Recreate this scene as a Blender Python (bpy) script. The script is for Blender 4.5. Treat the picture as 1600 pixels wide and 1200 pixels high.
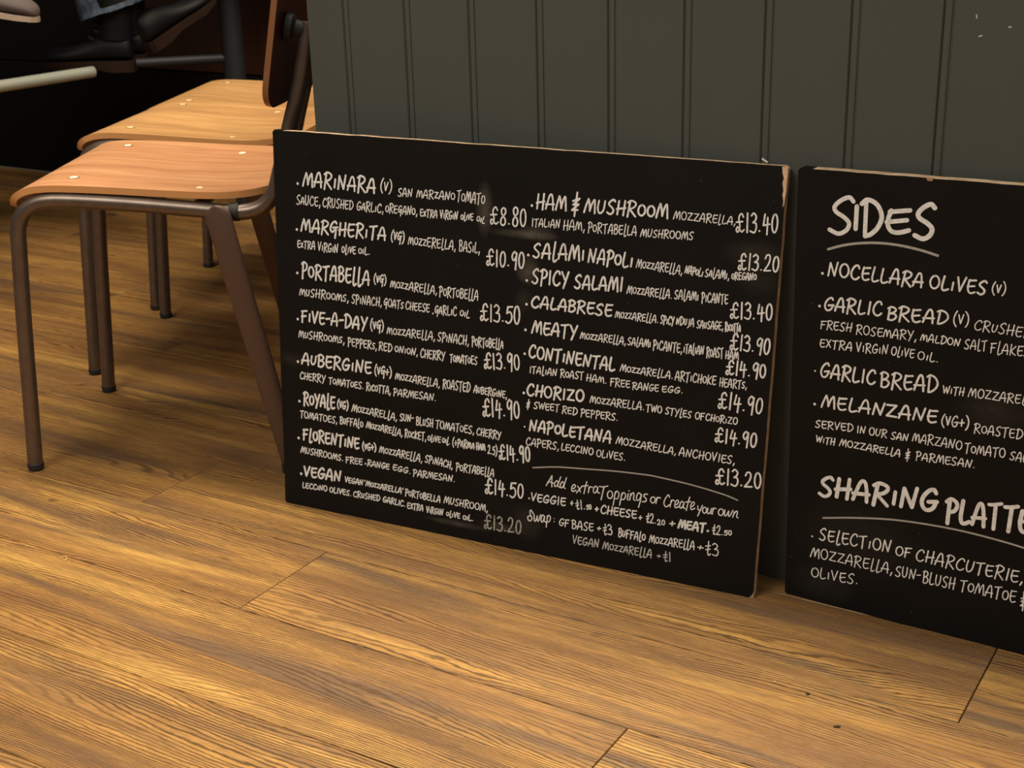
import bpy, bmesh, math, random
from mathutils import Vector, Matrix

for _o in list(bpy.data.objects):
    bpy.data.objects.remove(_o)
scene = bpy.context.scene
COL = scene.collection
RNG = random.Random(7)
V = Vector

# ------------------------------------------------------------------ camera
cam_data = bpy.data.cameras.new('camera')
cam = bpy.data.objects.new('camera', cam_data)
COL.objects.link(cam)
cam_data.sensor_width = 36.0
cam_data.lens = 49.59
cam_data.clip_start = 0.05
right = V((0.999625, -0.009384, -0.025727)); up = V((0.027385, 0.342538, 0.939105)); fwd = V((0.0, 0.939457, -0.342666))
cam.matrix_world = Matrix(((right.x, up.x, -fwd.x, 0.0), (right.y, up.y, -fwd.y, 0.0), (right.z, up.z, -fwd.z, 0.9), (0, 0, 0, 1)))
cam_data.dof.use_dof = True
cam_data.dof.focus_distance = 1.75
cam_data.dof.aperture_fstop = 13.0
scene.camera = cam

# ------------------------------------------------------------------ light
scene.view_settings.view_transform = 'Standard'
scene.view_settings.look = 'None'
scene.view_settings.exposure = 0.0
scene.view_settings.gamma = 1.0
scene.view_settings.use_curve_mapping = False
world = bpy.data.worlds.new('world'); scene.world = world
world.use_nodes = True
world.node_tree.nodes['Background'].inputs[0].default_value = (1.0, 0.82, 0.62, 1)
world.node_tree.nodes['Background'].inputs[1].default_value = 0.07

def spot(name, loc, target, power, size, angle, blend, color):
    l = bpy.data.lights.new(name, 'SPOT'); l.energy = power; l.shadow_soft_size = size
    l.spot_size = math.radians(angle); l.spot_blend = blend; l.color = color
    o = bpy.data.objects.new(name, l); COL.objects.link(o); o.location = loc
    o.rotation_euler = (V(target) - V(loc)).to_track_quat('-Z', 'Y').to_euler()
    return o
WARM = (1.0, 0.88, 0.72)
def area(name, loc, sx, sy, power, color):
    l = bpy.data.lights.new(name, 'AREA'); l.shape = 'RECTANGLE'; l.size = sx; l.size_y = sy; l.energy = power; l.color = color
    o = bpy.data.objects.new(name, l); COL.objects.link(o); o.location = loc
    return o
# lamps hang over the far side of the panelled counter; a softer field lights the room from the near left
area('counter_light_strip', (0.307, 2.029, 2.6), 3.2, 0.46, 158, (1.0, 0.85, 0.62)).rotation_euler = (0, 0, math.atan2(-0.52296, 0.85236))
area('ceiling_light_field', (-1.7, 0.2, 2.6), 1.6, 1.6, 84, (1.0, 0.93, 0.77))
area('ceiling_light_field', (0.6, 0.2, 2.6), 1.6, 1.2, 12, (1.0, 0.93, 0.77))

# ------------------------------------------------------------------ helpers
def tag(o, label=None, cat=None, group=None, kind=None):
    if label: o['label'] = label
    if cat: o['category'] = cat
    if group: o['group'] = group
    if kind: o['kind'] = kind
    return o

def thing(name, label, cat, loc=(0, 0, 0), rz=0.0, group=None):
    o = bpy.data.objects.new(name, None); COL.objects.link(o)
    o.location = loc; o.rotation_euler = (0, 0, rz); o.empty_display_size = 0.05
    return tag(o, label, cat, group)

def obj(name, bm, mats, parent=None, smooth=False, loc=None):
    me = bpy.data.meshes.new(name)
    if smooth:
        for f in bm.faces: f.smooth = True
    bm.to_mesh(me); bm.free()
    for m in (mats if isinstance(mats, (list, tuple)) else [mats]): me.materials.append(m)
    if smooth:
        me.set_sharp_from_angle(angle=math.radians(38))
    o = bpy.data.objects.new(name, me); COL.objects.link(o)
    if parent: o.parent = parent
    if loc: o.location = loc
    return o

def add_box(bm, lo, hi, mi=0):
    vs = [bm.verts.new((x, y, z)) for x in (lo[0], hi[0]) for y in (lo[1], hi[1]) for z in (lo[2], hi[2])]
    for q in ((0, 1, 3, 2), (4, 6, 7, 5), (0, 4, 5, 1), (2, 3, 7, 6), (0, 2, 6, 4), (1, 5, 7, 3)):
        f = bm.faces.new([vs[i] for i in q]); f.material_index = mi
    return vs

def bevel_all(bm, w, seg=2):
    bmesh.ops.recalc_face_normals(bm, faces=bm.faces)
    bmesh.ops.bevel(bm, geom=list(bm.edges), offset=w, segments=seg, affect='EDGES', profile=0.6)

def smooth_path(pts, n=6):
    out = []
    P = [V(p) for p in pts]
    for i in range(len(P) - 1):
        p0 = P[i - 1] if i else P[0] * 2 - P[1]
        p1, p2 = P[i], P[i + 1]
        p3 = P[i + 2] if i + 2 < len(P) else P[-1] * 2 - P[-2]
        for k in range(n):
            t = k / n
            out.append(0.5 * ((2 * p1) + (p2 - p0) * t + (2 * p0 - 5 * p1 + 4 * p2 - p3) * t * t + (3 * p1 - p0 - 3 * p2 + p3) * t * t * t))
    out.append(P[-1])
    return out

def add_tube(bm, pts, r, seg=18, caps=True, flat=None):
    """tube through pts; flat = function(i, n) -> (ra, rb) half sizes across"""
    n = len(pts); rings = []
    ref = None
    for i, p in enumerate(pts):
        t = (pts[min(i + 1, n - 1)] - pts[max(i - 1, 0)]).normalized()
        if ref is None:
            ref = V((0, 1, 0)) if abs(t.y) < 0.9 else V((1, 0, 0))
        a = (ref - t * ref.dot(t)).normalized(); b = t.cross(a); ref = a
        ra, rb = (r, r) if flat is None else flat(i, n)
        rings.append([bm.verts.new(p + a * (ra * math.cos(2 * math.pi * k / seg)) + b * (rb * math.sin(2 * math.pi * k / seg))) for k in range(seg)])
    for i in range(n - 1):
        for k in range(seg):
            bm.faces.new((rings[i][k], rings[i][(k + 1) % seg], rings[i + 1][(k + 1) % seg], rings[i + 1][k]))
    if caps:
        bm.faces.new(rings[0][::-1]); bm.faces.new(rings[-1])
    return rings

def add_lathe(bm, prof, mat=None, seg=20):
    """prof: list of (radius, z)"""
    rings = []
    for r, z in prof:
        ring = [V((r * math.cos(2 * math.pi * k / seg), r * math.sin(2 * math.pi * k / seg), z)) for k in range(seg)]
        if mat: ring = [mat @ p for p in ring]
        rings.append([bm.verts.new(p) for p in ring])
    for i in range(len(rings) - 1):
        for k in range(seg):
            bm.faces.new((rings[i][k], rings[i][(k + 1) % seg], rings[i + 1][(k + 1) % seg], rings[i + 1][k]))
    bm.faces.new(rings[0][::-1]); bm.faces.new(rings[-1])

# ------------------------------------------------------------------ materials
def mat(name, color=(0.5, 0.5, 0.5), rough=0.5, metal=0.0, spec=0.5):
    m = bpy.data.materials.new(name); m.use_nodes = True
    b = m.node_tree.nodes['Principled BSDF']
    b.inputs['Base Color'].default_value = (*color, 1); b.inputs['Roughness'].default_value = rough
    b.inputs['Metallic'].default_value = metal; b.inputs['Specular IOR Level'].default_value = spec
    return m

class N:
    def __init__(s, m): s.m = m; s.t = m.node_tree; s.b = s.t.nodes['Principled BSDF']
    def n(s, typ, **kw):
        x = s.t.nodes.new(typ)
        for k, v in kw.items():
            if k in x.inputs.keys(): x.inputs[k].default_value = v
            else: setattr(x, k, v)
        return x
    def l(s, a, b): s.t.links.new(a, b)
    def coords(s, scale=(1, 1, 1), rand=0.0, kind='Object'):
        tc = s.n('ShaderNodeTexCoord'); mp = s.n('ShaderNodeMapping'); mp.inputs['Scale'].default_value = scale
        src = tc.outputs[kind]
        if rand:
            oi = s.n('ShaderNodeObjectInfo'); mul = s.n('ShaderNodeVectorMath', operation='SCALE'); mul.inputs[3].default_value = rand
            cmb = s.n('ShaderNodeCombineXYZ'); s.l(oi.outputs['Random'], cmb.inputs[0]); s.l(oi.outputs['Random'], cmb.inputs[1]); cmb.inputs[2].default_value = 0
            s.l(cmb.outputs[0], mul.inputs[0]); ad = s.n('ShaderNodeVectorMath', operation='ADD')
            s.l(src, ad.inputs[0]); s.l(mul.outputs[0], ad.inputs[1]); src = ad.outputs[0]
        s.l(src, mp.inputs[0]); return mp.outputs[0]
    def noise(s, vec, scale, detail=3, rough=0.5, dist=0.0):
        x = s.n('ShaderNodeTexNoise'); x.inputs['Scale'].default_value = scale; x.inputs['Detail'].default_value = detail
        x.inputs['Roughness'].default_value = rough; x.inputs['Distortion'].default_value = dist
        s.l(vec, x.inputs['Vector']); return x.outputs['Fac']
    def ramp(s, fac, stops):
        x = s.n('ShaderNodeValToRGB'); e = x.color_ramp.elements
        while len(e) < len(stops): e.new(0.5)
        for el, (p, c) in zip(e, stops):
            el.position = p; el.color = (*c, 1) if len(c) == 3 else c
        s.l(fac, x.inputs[0]); return x.outputs[0]
    def mix(s, fac, a, b, typ='MIX'):
        x = s.n('ShaderNodeMix', data_type='RGBA', blend_type=typ)
        for v, i in ((fac, 0), (a, 6), (b, 7)):
            if hasattr(v, 'is_linked') or hasattr(v, 'links'): s.l(v, x.inputs[i])
            else: x.inputs[i].default_value = v if i == 0 else (*v, 1)
        return x.outputs[2]
    def math(s, op, a, b=None):
        x = s.n('ShaderNodeMath', operation=op)
        for v, i in ((a, 0), (b, 1)):
            if v is None: continue
            if hasattr(v, 'links'): s.l(v, x.inputs[i])
            else: x.inputs[i].default_value = v
        return x.outputs[0]
    def bump(s, h, strength, dist=0.001):
        x = s.n('ShaderNodeBump'); x.inputs['Strength'].default_value = strength; x.inputs['Distance'].default_value = dist
        s.l(h, x.inputs['Height']); s.l(x.outputs[0], s.b.inputs['Normal']); return x

def floor_material():
    m = mat('vinyl_plank', rough=0.42, spec=0.42); k = N(m)
    fine = k.coords((1, 1, 1), rand=37.0)
    def st(sx, sy):
        mp = k.n('ShaderNodeMapping'); mp.inputs['Scale'].default_value = (sx, sy, 1); k.l(fine, mp.inputs[0]); return mp.outputs[0]
    base = k.noise(st(1.6, 13), 1.0, 4, 0.55, 0.6)
    tone = k.ramp(base, [(0.28, (0.165, 0.080, 0.033)), (0.40, (0.30, 0.152, 0.050)), (0.55, (0.43, 0.228, 0.066)), (0.70, (0.58, 0.335, 0.092))])
    streak = k.noise(st(3.0, 55), 1.0, 4, 0.6, 0.3)
    tone = k.mix(k.ramp(streak, [(0.35, (0.75,) * 3), (0.6, (0, 0, 0))]), tone, (0.19, 0.094, 0.035))
    mauve = k.noise(st(0.9, 11), 1.3, 4, 0.6, 0.5)
    tone = k.mix(k.ramp(mauve, [(0.53, (0, 0, 0)), (0.66, (0.85,) * 3)]), tone, (0.130, 0.078, 0.050))
    # growth rings : contour lines of a stretched noise field give straight grain with cathedral figures
    field = k.noise(st(1.3, 9.0), 1.0, 2.0, 0.42, 0.0)
    wob = k.noise(st(20, 90), 1.0, 3, 0.6)
    f2 = k.math('ADD', k.math('MULTIPLY', field, 26.0), k.math('MULTIPLY', wob, 1.3))
    sep = k.n('ShaderNodeSeparateXYZ'); k.l(fine, sep.inputs[0])
    f2 = k.math('ADD', f2, k.math('MULTIPLY', sep.outputs[1], 215.0))
    fr = k.math('FRACT', f2)
    ring = k.ramp(fr, [(0.0, (1, 1, 1)), (0.16, (1, 1, 1)), (0.34, (0, 0, 0)), (0.86, (0, 0, 0)), (1.0, (1, 1, 1))])
    vis = k.ramp(k.noise(st(2.2, 16), 1.0, 3, 0.55), [(0.36, (0.35,) * 3), (0.58, (1.0,) * 3)])
    pore = k.ramp(k.noise(st(30, 520), 1.0, 2, 0.6), [(0.38, (0.8,) * 3), (0.54, (0, 0, 0))])
    lines = k.math('MULTIPLY', ring, vis)
    tone = k.mix(k.math('MULTIPLY', lines, 0.90), tone, (0.066, 0.031, 0.011))
    tone = k.mix(k.math('MULTIPLY', pore, 0.5), tone, (0.11, 0.055, 0.02))
    knot = k.ramp(k.noise(st(9, 26), 1.0, 2, 0.5), [(0.70, (0, 0, 0)), (0.76, (0.8,) * 3)])
    tone = k.mix(knot, tone, (0.06, 0.032, 0.016))
    k.l(tone, k.b.inputs['Base Color'])
    hgt = k.math('SUBTRACT', 1.0, k.math('ADD', k.math('MULTIPLY', lines, 0.8), k.math('MULTIPLY', pore, 0.35)))
    k.bump(hgt, 0.8, 0.0009)
    k.l(k.ramp(streak, [(0.3, (0.5,) * 3), (0.7, (0.38,) * 3)]), k.b.inputs['Roughness'])
    return m

def wall_material():
    m = mat('grey_green_paint', rough=0.62, spec=0.3); k = N(m)
    c = k.coords((1, 1, 1))
    k.l(k.ramp(k.noise(c, 5, 3), [(0.3, (0.070, 0.075, 0.069)), (0.7, (0.078, 0.083, 0.077))]), k.b.inputs['Base Color'])
    k.bump(k.noise(c, 700, 2), 0.12, 0.0004)
    return m

def seat_material(name, dark, light):
    m = mat(name, rough=0.3, spec=0.5); k = N(m)
    c = k.coords((1, 1, 1), rand=3.0)
    def st(sx, sy):
        mp = k.n('ShaderNodeMapping'); mp.inputs['Scale'].default_value = (sx, sy, 3); k.l(c, mp.inputs[0]); return mp.outputs[0]
    a = k.noise(st(2.2, 26), 1.0, 4, 0.6, 0.8)
    f = k.noise(st(12, 300), 1.0, 3, 0.6)
    t = k.ramp(a, [(0.32, dark), (0.66, light)])
    t = k.mix(k.ramp(f, [(0.4, (0.35,) * 3), (0.58, (0, 0, 0))]), t, tuple(v * 0.55 for v in dark))
    k.l(t, k.b.inputs['Base Color'])
    k.b.inputs['Coat Weight'].default_value = 0.25; k.b.inputs['Coat Roughness'].default_value = 0.25
    return m

def board_material(spots):
    """black paint with faint wiped chalk smears at given board positions (metres)"""
    m = mat('black_chalk_paint', rough=0.6, spec=0.15); k = N(m)
    c = k.coords((1, 1, 1))
    base = k.ramp(k.noise(c, 9, 4, 0.6), [(0.3, (0.0052, 0.0046, 0.0046)), (0.7, (0.0080, 0.0070, 0.0070))])
    tot = None
    for (x, z, rx, rz, s) in spots:
        tc = k.n('ShaderNodeMapping'); tc.vector_type = 'POINT'
        tc.inputs['Location'].default_value = (-x / rx, 0, -z / rz); tc.inputs['Scale'].default_value = (1 / rx, 0, 1 / rz)
        k.l(c, tc.inputs[0])
        ln = k.n('ShaderNodeVectorMath', operation='LENGTH'); k.l(tc.outputs[0], ln.inputs[0])
        g = k.math('MULTIPLY', k.math('MAXIMUM', k.math('SUBTRACT', 1.0, ln.outputs['Value']), 0.0), s)
        tot = g if tot is None else k.math('ADD', tot, g)
    smear = k.math('MULTIPLY', tot, k.noise(c, 45, 4, 0.7, 1.5))
    base = k.mix(smear, base, (0.30, 0.27, 0.23))
    speck = k.ramp(k.noise(c, 230, 1, 0.4), [(0.775, (0, 0, 0)), (0.80, (0.25,) * 3)])
    base = k.mix(speck, base, (0.25, 0.23, 0.2))
    k.l(base, k.b.inputs['Base Color'])
    k.bump(k.noise(c, 400, 3), 0.1, 0.0003)
    return m

def chalk_material(name, col, lo):
    m = mat(name, rough=0.75, spec=0.2); k = N(m)
    c = k.coords((1, 1, 1))
    k.l(k.ramp(k.noise(c, 160, 4, 0.7), [(0.33, tuple(v * lo for v in col)), (0.55, col)]), k.b.inputs['Base Color'])
    return m

M = {}
M['floor'] = floor_material()
M['wall'] = wall_material()
M['seat_orange'] = seat_material('varnished_plywood', (0.45, 0.20, 0.095), (0.66, 0.345, 0.175))
M['seat_honey'] = seat_material('honey_plywood', (0.45, 0.235, 0.095), (0.66, 0.375, 0.155))
M['ply_edge'] = mat('plywood_edge', (0.56, 0.27, 0.105), 0.45)
M['back_rest'] = seat_material('shade_dark_plywood', (0.045, 0.013, 0.009), (0.07, 0.022, 0.013))  # shade on the backrest's rear face is put into this dark plywood colour
M['back_edge'] = mat('backrest_edge', (0.22, 0.09, 0.038), 0.45)
M['tube'] = mat('brown_steel', (0.155, 0.118, 0.098), 0.38, 0.75)
kk = N(M['tube']); kk.l(kk.ramp(kk.noise(kk.coords(), 60, 4), [(0.3, (0.14, 0.106, 0.092)), (0.7, (0.17, 0.132, 0.114))]), kk.b.inputs['Base Color'])
M['flat'] = mat('brown_painted_steel', (0.105, 0.062, 0.046), 0.5, 0.35)
M['rubber'] = mat('black_rubber', (0.012, 0.011, 0.011), 0.7)
M['rivet_white'] = mat('cream_rivet', (0.86, 0.78, 0.62), 0.35)
M['rivet_brass'] = mat('dull_brass_rivet', (0.78, 0.58, 0.33), 0.4, 0.1)
M['rivet_ring'] = mat('rivet_ring', (0.16, 0.09, 0.04), 0.5)
M['board_edge'] = mat('raw_board_edge', (0.60, 0.42, 0.27), 0.8)
M['bare_fibre'] = mat('bare_fibre', (0.36, 0.22, 0.13), 0.9)
kk = N(M['board_edge']); kk.l(kk.ramp(kk.noise(kk.coords((1, 1, 1)), 90, 4), [(0.3, (0.52, 0.34, 0.21)), (0.7, (0.80, 0.58, 0.40))]), kk.b.inputs['Base Color'])
M['board_1'] = board_material([(0.340, 0.478, 0.014, 0.040, 0.5), (0.40, 0.449, 0.055, 0.007, 0.45), (0.405, 0.402, 0.020, 0.022, 0.45), (0.418, 0.452, 0.030, 0.012, 0.35), (0.715, 0.452, 0.045, 0.020, 0.14), (0.72, 0.42, 0.03, 0.02, 0.10), (0.40, 0.36, 0.015, 0.02, 0.14), (0.41, 0.045, 0.030, 0.030, 0.16), (0.30, 0.022, 0.06, 0.006, 0.35), (0.37, 0.030, 0.04, 0.008, 0.3), (0.02, 0.23, 0.03, 0.012, 0.10)])
M['board_2'] = board_material([(0.10, 0.10, 0.10, 0.06, 0.08), (0.24, 0.30, 0.05, 0.03, 0.12), (0.05, 0.03, 0.05, 0.03, 0.10)])
M['chalk'] = chalk_material('white_chalk_pen', (0.84, 0.84, 0.87), 0.72)
M['chalk_dim'] = chalk_material('worn_chalk_pen', (0.57, 0.57, 0.58), 0.62)
M['chalk_grey'] = chalk_material('dusty_chalk', (0.46, 0.47, 0.44), 0.35)
M['chalk_rule'] = chalk_material('thin_chalk_line', (0.42, 0.40, 0.38), 0.8)
M['paper'] = mat('white_paper', (0.75, 0.70, 0.62), 0.8)
M['black'] = mat('black_metal', (0.012, 0.012, 0.013), 0.45, 0.2)
M['table_metal'] = mat('dark_grey_metal', (0.014, 0.015, 0.020), 0.55, 0.0, 0.3)
M['pale_metal'] = mat('pale_grey_metal', (0.33, 0.35, 0.32), 0.42, 0.3)
M['plinth'] = mat('black_plinth', (0.004, 0.004, 0.005), 0.7, spec=0.2)
M['mahogany'] = seat_material('mahogany_panel', (0.030, 0.009, 0.006), (0.055, 0.017, 0.009))
M['jeans'] = mat('blue_denim', (0.055, 0.085, 0.15), 0.9)
kk = N(M['jeans']); kk.l(kk.ramp(kk.noise(kk.coords((1, 1, 1)), 40, 4, 0.7), [(0.35, (0.04, 0.065, 0.12)), (0.7, (0.16, 0.20, 0.28))]), kk.b.inputs['Base Color'])
M['boot'] = mat('black_leather', (0.003, 0.003, 0.005), 0.55, spec=0.18)
M['boot_sole'] = mat('brown_rubber_sole', (0.014, 0.006, 0.004), 0.7, spec=0.15)
M['lace'] = mat('black_lace', (0.03, 0.03, 0.03), 0.7)
M['trainer'] = mat('mauve_canvas', (0.070, 0.055, 0.055), 0.85)
M['trainer_sole'] = mat('cream_rubber_sole', (0.26, 0.20, 0.165), 0.7)
M['dark_cloth'] = mat('dark_cloth', (0.006, 0.0065, 0.010), 0.9)
M['skin'] = mat('skin', (0.45, 0.25, 0.17), 0.55)
M['hair'] = mat('dark_hair', (0.02, 0.012, 0.008), 0.6)
M['crumb_dark'] = mat('dark_crumb', (0.03, 0.016, 0.008), 0.8)
M['crumb_pale'] = mat('pale_crumb', (0.62, 0.42, 0.20), 0.8)
M['scuff'] = mat('chipped_plaster', (0.50, 0.50, 0.44), 0.9)

# ------------------------------------------------------------------ room directions
A = V((0.85236, -0.52296, 0)); NN = V((0.52296, 0.85236, 0))        # along the wall, into the wall
YAW = math.atan2(A.y, A.x)
def room(s, d, z=0.0): return A * s + NN * d + V((0, 0, z))

# ------------------------------------------------------------------ floor
floor = bpy.data.objects.new('floor', None); COL.objects.link(floor); tag(floor, kind='structure')
floor.rotation_euler = (0, 0, YAW)
bm = bmesh.new(); add_box(bm, (-6.2, -1.2, -0.05), (2.6, 3.16, -0.0035))
sub = obj('underlay', bm, M['crumb_dark'], floor)
PW, PL, U0 = 0.18484, 1.2413, 1.3901
plank_cache = {}
def plank_mesh(length):
    key = round(length, 4)
    if key in plank_cache: return plank_cache[key]
    bm = bmesh.new(); g = 0.0007
    w = PW
    # top face with a tiny bevel on the long and short edges
    zb, z1, z2, b = -0.0035, -0.0007, 0.0, 0.0007
    lo = [bm.verts.new(p) for p in ((g, g, zb), (length - g, g, zb), (length - g, w - g, zb), (g, w - g, zb))]
    mi = [bm.verts.new(p) for p in ((g, g, z1), (length - g, g, z1), (length - g, w - g, z1), (g, w - g, z1))]
    to = [bm.verts.new(p) for p in ((g + b, g + b, z2), (length - g - b, g + b, z2), (length - g - b, w - g - b, z2), (g + b, w - g - b, z2))]
    for r0, r1 in ((lo, mi), (mi, to)):
        for i in range(4):
            bm.faces.new((r0[i], r0[(i + 1) % 4], r1[(i + 1) % 4], r1[i]))
    bm.faces.new(to); bm.faces.new(lo[::-1])
    me = bpy.data.meshes.new('plank'); bm.to_mesh(me); bm.free(); me.materials.append(M['floor'])
    plank_cache[key] = me; return me
row_start = {0: -1.5268, -1: -1.1684, -2: -0.6007, 1: -2.05, -3: -1.55, 2: -1.30}
for r in range(-13, 10):
    s0 = row_start.get(r, -RNG.uniform(0, PL))
    j = s0
    while j > -5.6: j -= PL
    while j < 1.9:
        o = bpy.data.objects.new('plank', plank_mesh(PL)); COL.objects.link(o); o.parent = floor
        o.location = (j, U0 + r * PW, 0)
        if U0 + (r + 1) * PW > 3.16:
            o.scale = (1, (3.155 - (U0 + r * PW)) / PW, 1)
        j += PL

# ------------------------------------------------------------------ panelled wall
WD = 1.6137
WL = -1.3135          # left end of the panelled wall along A
GS = 0.10397
G1 = -1.2456          # first bead line
WH = 1.12
BH = 2.4
wall = bpy.data.objects.new('wall_right', None); COL.objects.link(wall); tag(wall, kind='structure')
wall.rotation_euler = (0, 0, YAW); wall.location = room(WL, WD)
bm = bmesh.new(); add_box(bm, (0.0, 0.006, 0.0), (2.9, 1.52, WH)); obj('wall_core', bm, M['wall'], wall)
def panel_mesh(w, left_bead=True):
    """one tongue and groove board: a bead at its left edge, grooves cut either side of the bead"""
    d = 0.0021; g = 0.0015; bead = 0.0074
    prof = [(0.0, 0.006)]
    if left_bead:
        prof += [(0.0, d), (g * 0.8, d)]
        for k in range(1, 8):
            t = math.pi * k / 8
            prof.append((g * 0.8 + bead * (1 - math.cos(t)) / 2, d - d * 0.96 * math.sin(t) ** 0.55))
        prof += [(g * 0.8 + bead, d), (2 * g * 0.9 + bead, d), (2 * g + bead + 0.0012, 0.0)]
    else:
        prof += [(0.0, 0.0)]
    prof += [(w - 0.0022, 0.0), (w - 0.0006, d), (w - 0.0004, 0.006)]
    bm = bmesh.new()
    a = [bm.verts.new((x, y, 0.0)) for x, y in prof]; b = [bm.verts.new((x, y, WH)) for x, y in prof]
    for i in range(len(prof) - 1):
        bm.faces.new((a[i], a[i + 1], b[i + 1], b[i]))
    bm.faces.new(a[::-1]); bm.faces.new(b)
    bmesh.ops.recalc_face_normals(bm, faces=bm.faces)
    me = bpy.data.meshes.new('wall_board'); bm.to_mesh(me); bm.free(); me.materials.append(M['wall']); return me
half = panel_mesh(G1 - 0.0045 - WL, False); full = panel_mesh(GS)
o = bpy.data.objects.new('wall_board', half); COL.objects.link(o); o.parent = wall
for i in range(27):
    o = bpy.data.objects.new('wall_board', full); COL.objects.link(o); o.parent = wall
    o.location = (G1 - 0.0045 - WL + GS * i, 0, 0)
# chips in the paint
for i, (s, z, w, h, rot) in enumerate(((-0.3835, 0.7365, 0.0009, 0.0030, 0.15), (-0.3473, 0.7263, 0.0023, 0.0010, 0.1), (-0.3776, 0.7158, 0.0026, 0.0009, 0.3))):
    bm = bmesh.new(); n = 9
    ring = []
    for k in range(n):
        t = 2 * math.pi * k / n; rr = 0.75 + 0.35 * RNG.random()
        x = math.cos(t) * w * rr; y = math.sin(t) * h * rr
        ring.append((x * math.cos(rot) - y * math.sin(rot), x * math.sin(rot) + y * math.cos(rot)))
    f1 = [bm.verts.new((s - WL + x, -0.0001, z + y)) for x, y in ring]; f2 = [bm.verts.new((s - WL + x * 1.2, 0.0004, z + y * 1.2)) for x, y in ring]
    bm.faces.new(f1)
    for k in range(n): bm.faces.new((f1[k], f2[k], f2[(k + 1) % n], f1[(k + 1) % n]))
    bmesh.ops.recalc_face_normals(bm, faces=bm.faces)
    obj('paint_chip', bm, M['scuff'], wall)

# ------------------------------------------------------------------ far wall : black plinth with mahogany panels over it
back = bpy.data.objects.new('wall_back', None); COL.objects.link(back); tag(back, kind='structure')
back.rotation_euler = (0, 0, YAW); back.location = room(-6.2, 3.16)
bm = bmesh.new(); add_box(bm, (0, 0.02, 0), (4.9, 0.14, BH)); obj('wall_core', bm, M['plinth'], back)
bm = bmesh.new(); add_box(bm, (0, 0.0, 0), (4.885, 0.02, 0.355)); bevel_all(bm, 0.003, 1); obj('black_plinth', bm, M['plinth'], back)
for x0, x1, dark in ((0.0, 1.0, 1), (1.0, 2.0, 1), (2.0, 2.93, 1), (2.93, 3.58, 0), (3.58, 4.23, 0), (4.23, 4.885, 0)):
    bm = bmesh.new(); add_box(bm, (x0 + 0.003, 0.004, 0.358), (x1 - 0.003, 0.02, 1.25)); bevel_all(bm, 0.003, 1)
    obj('black_panel' if dark else 'mahogany_panel', bm, M['plinth'] if dark else M['mahogany'], back)

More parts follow.
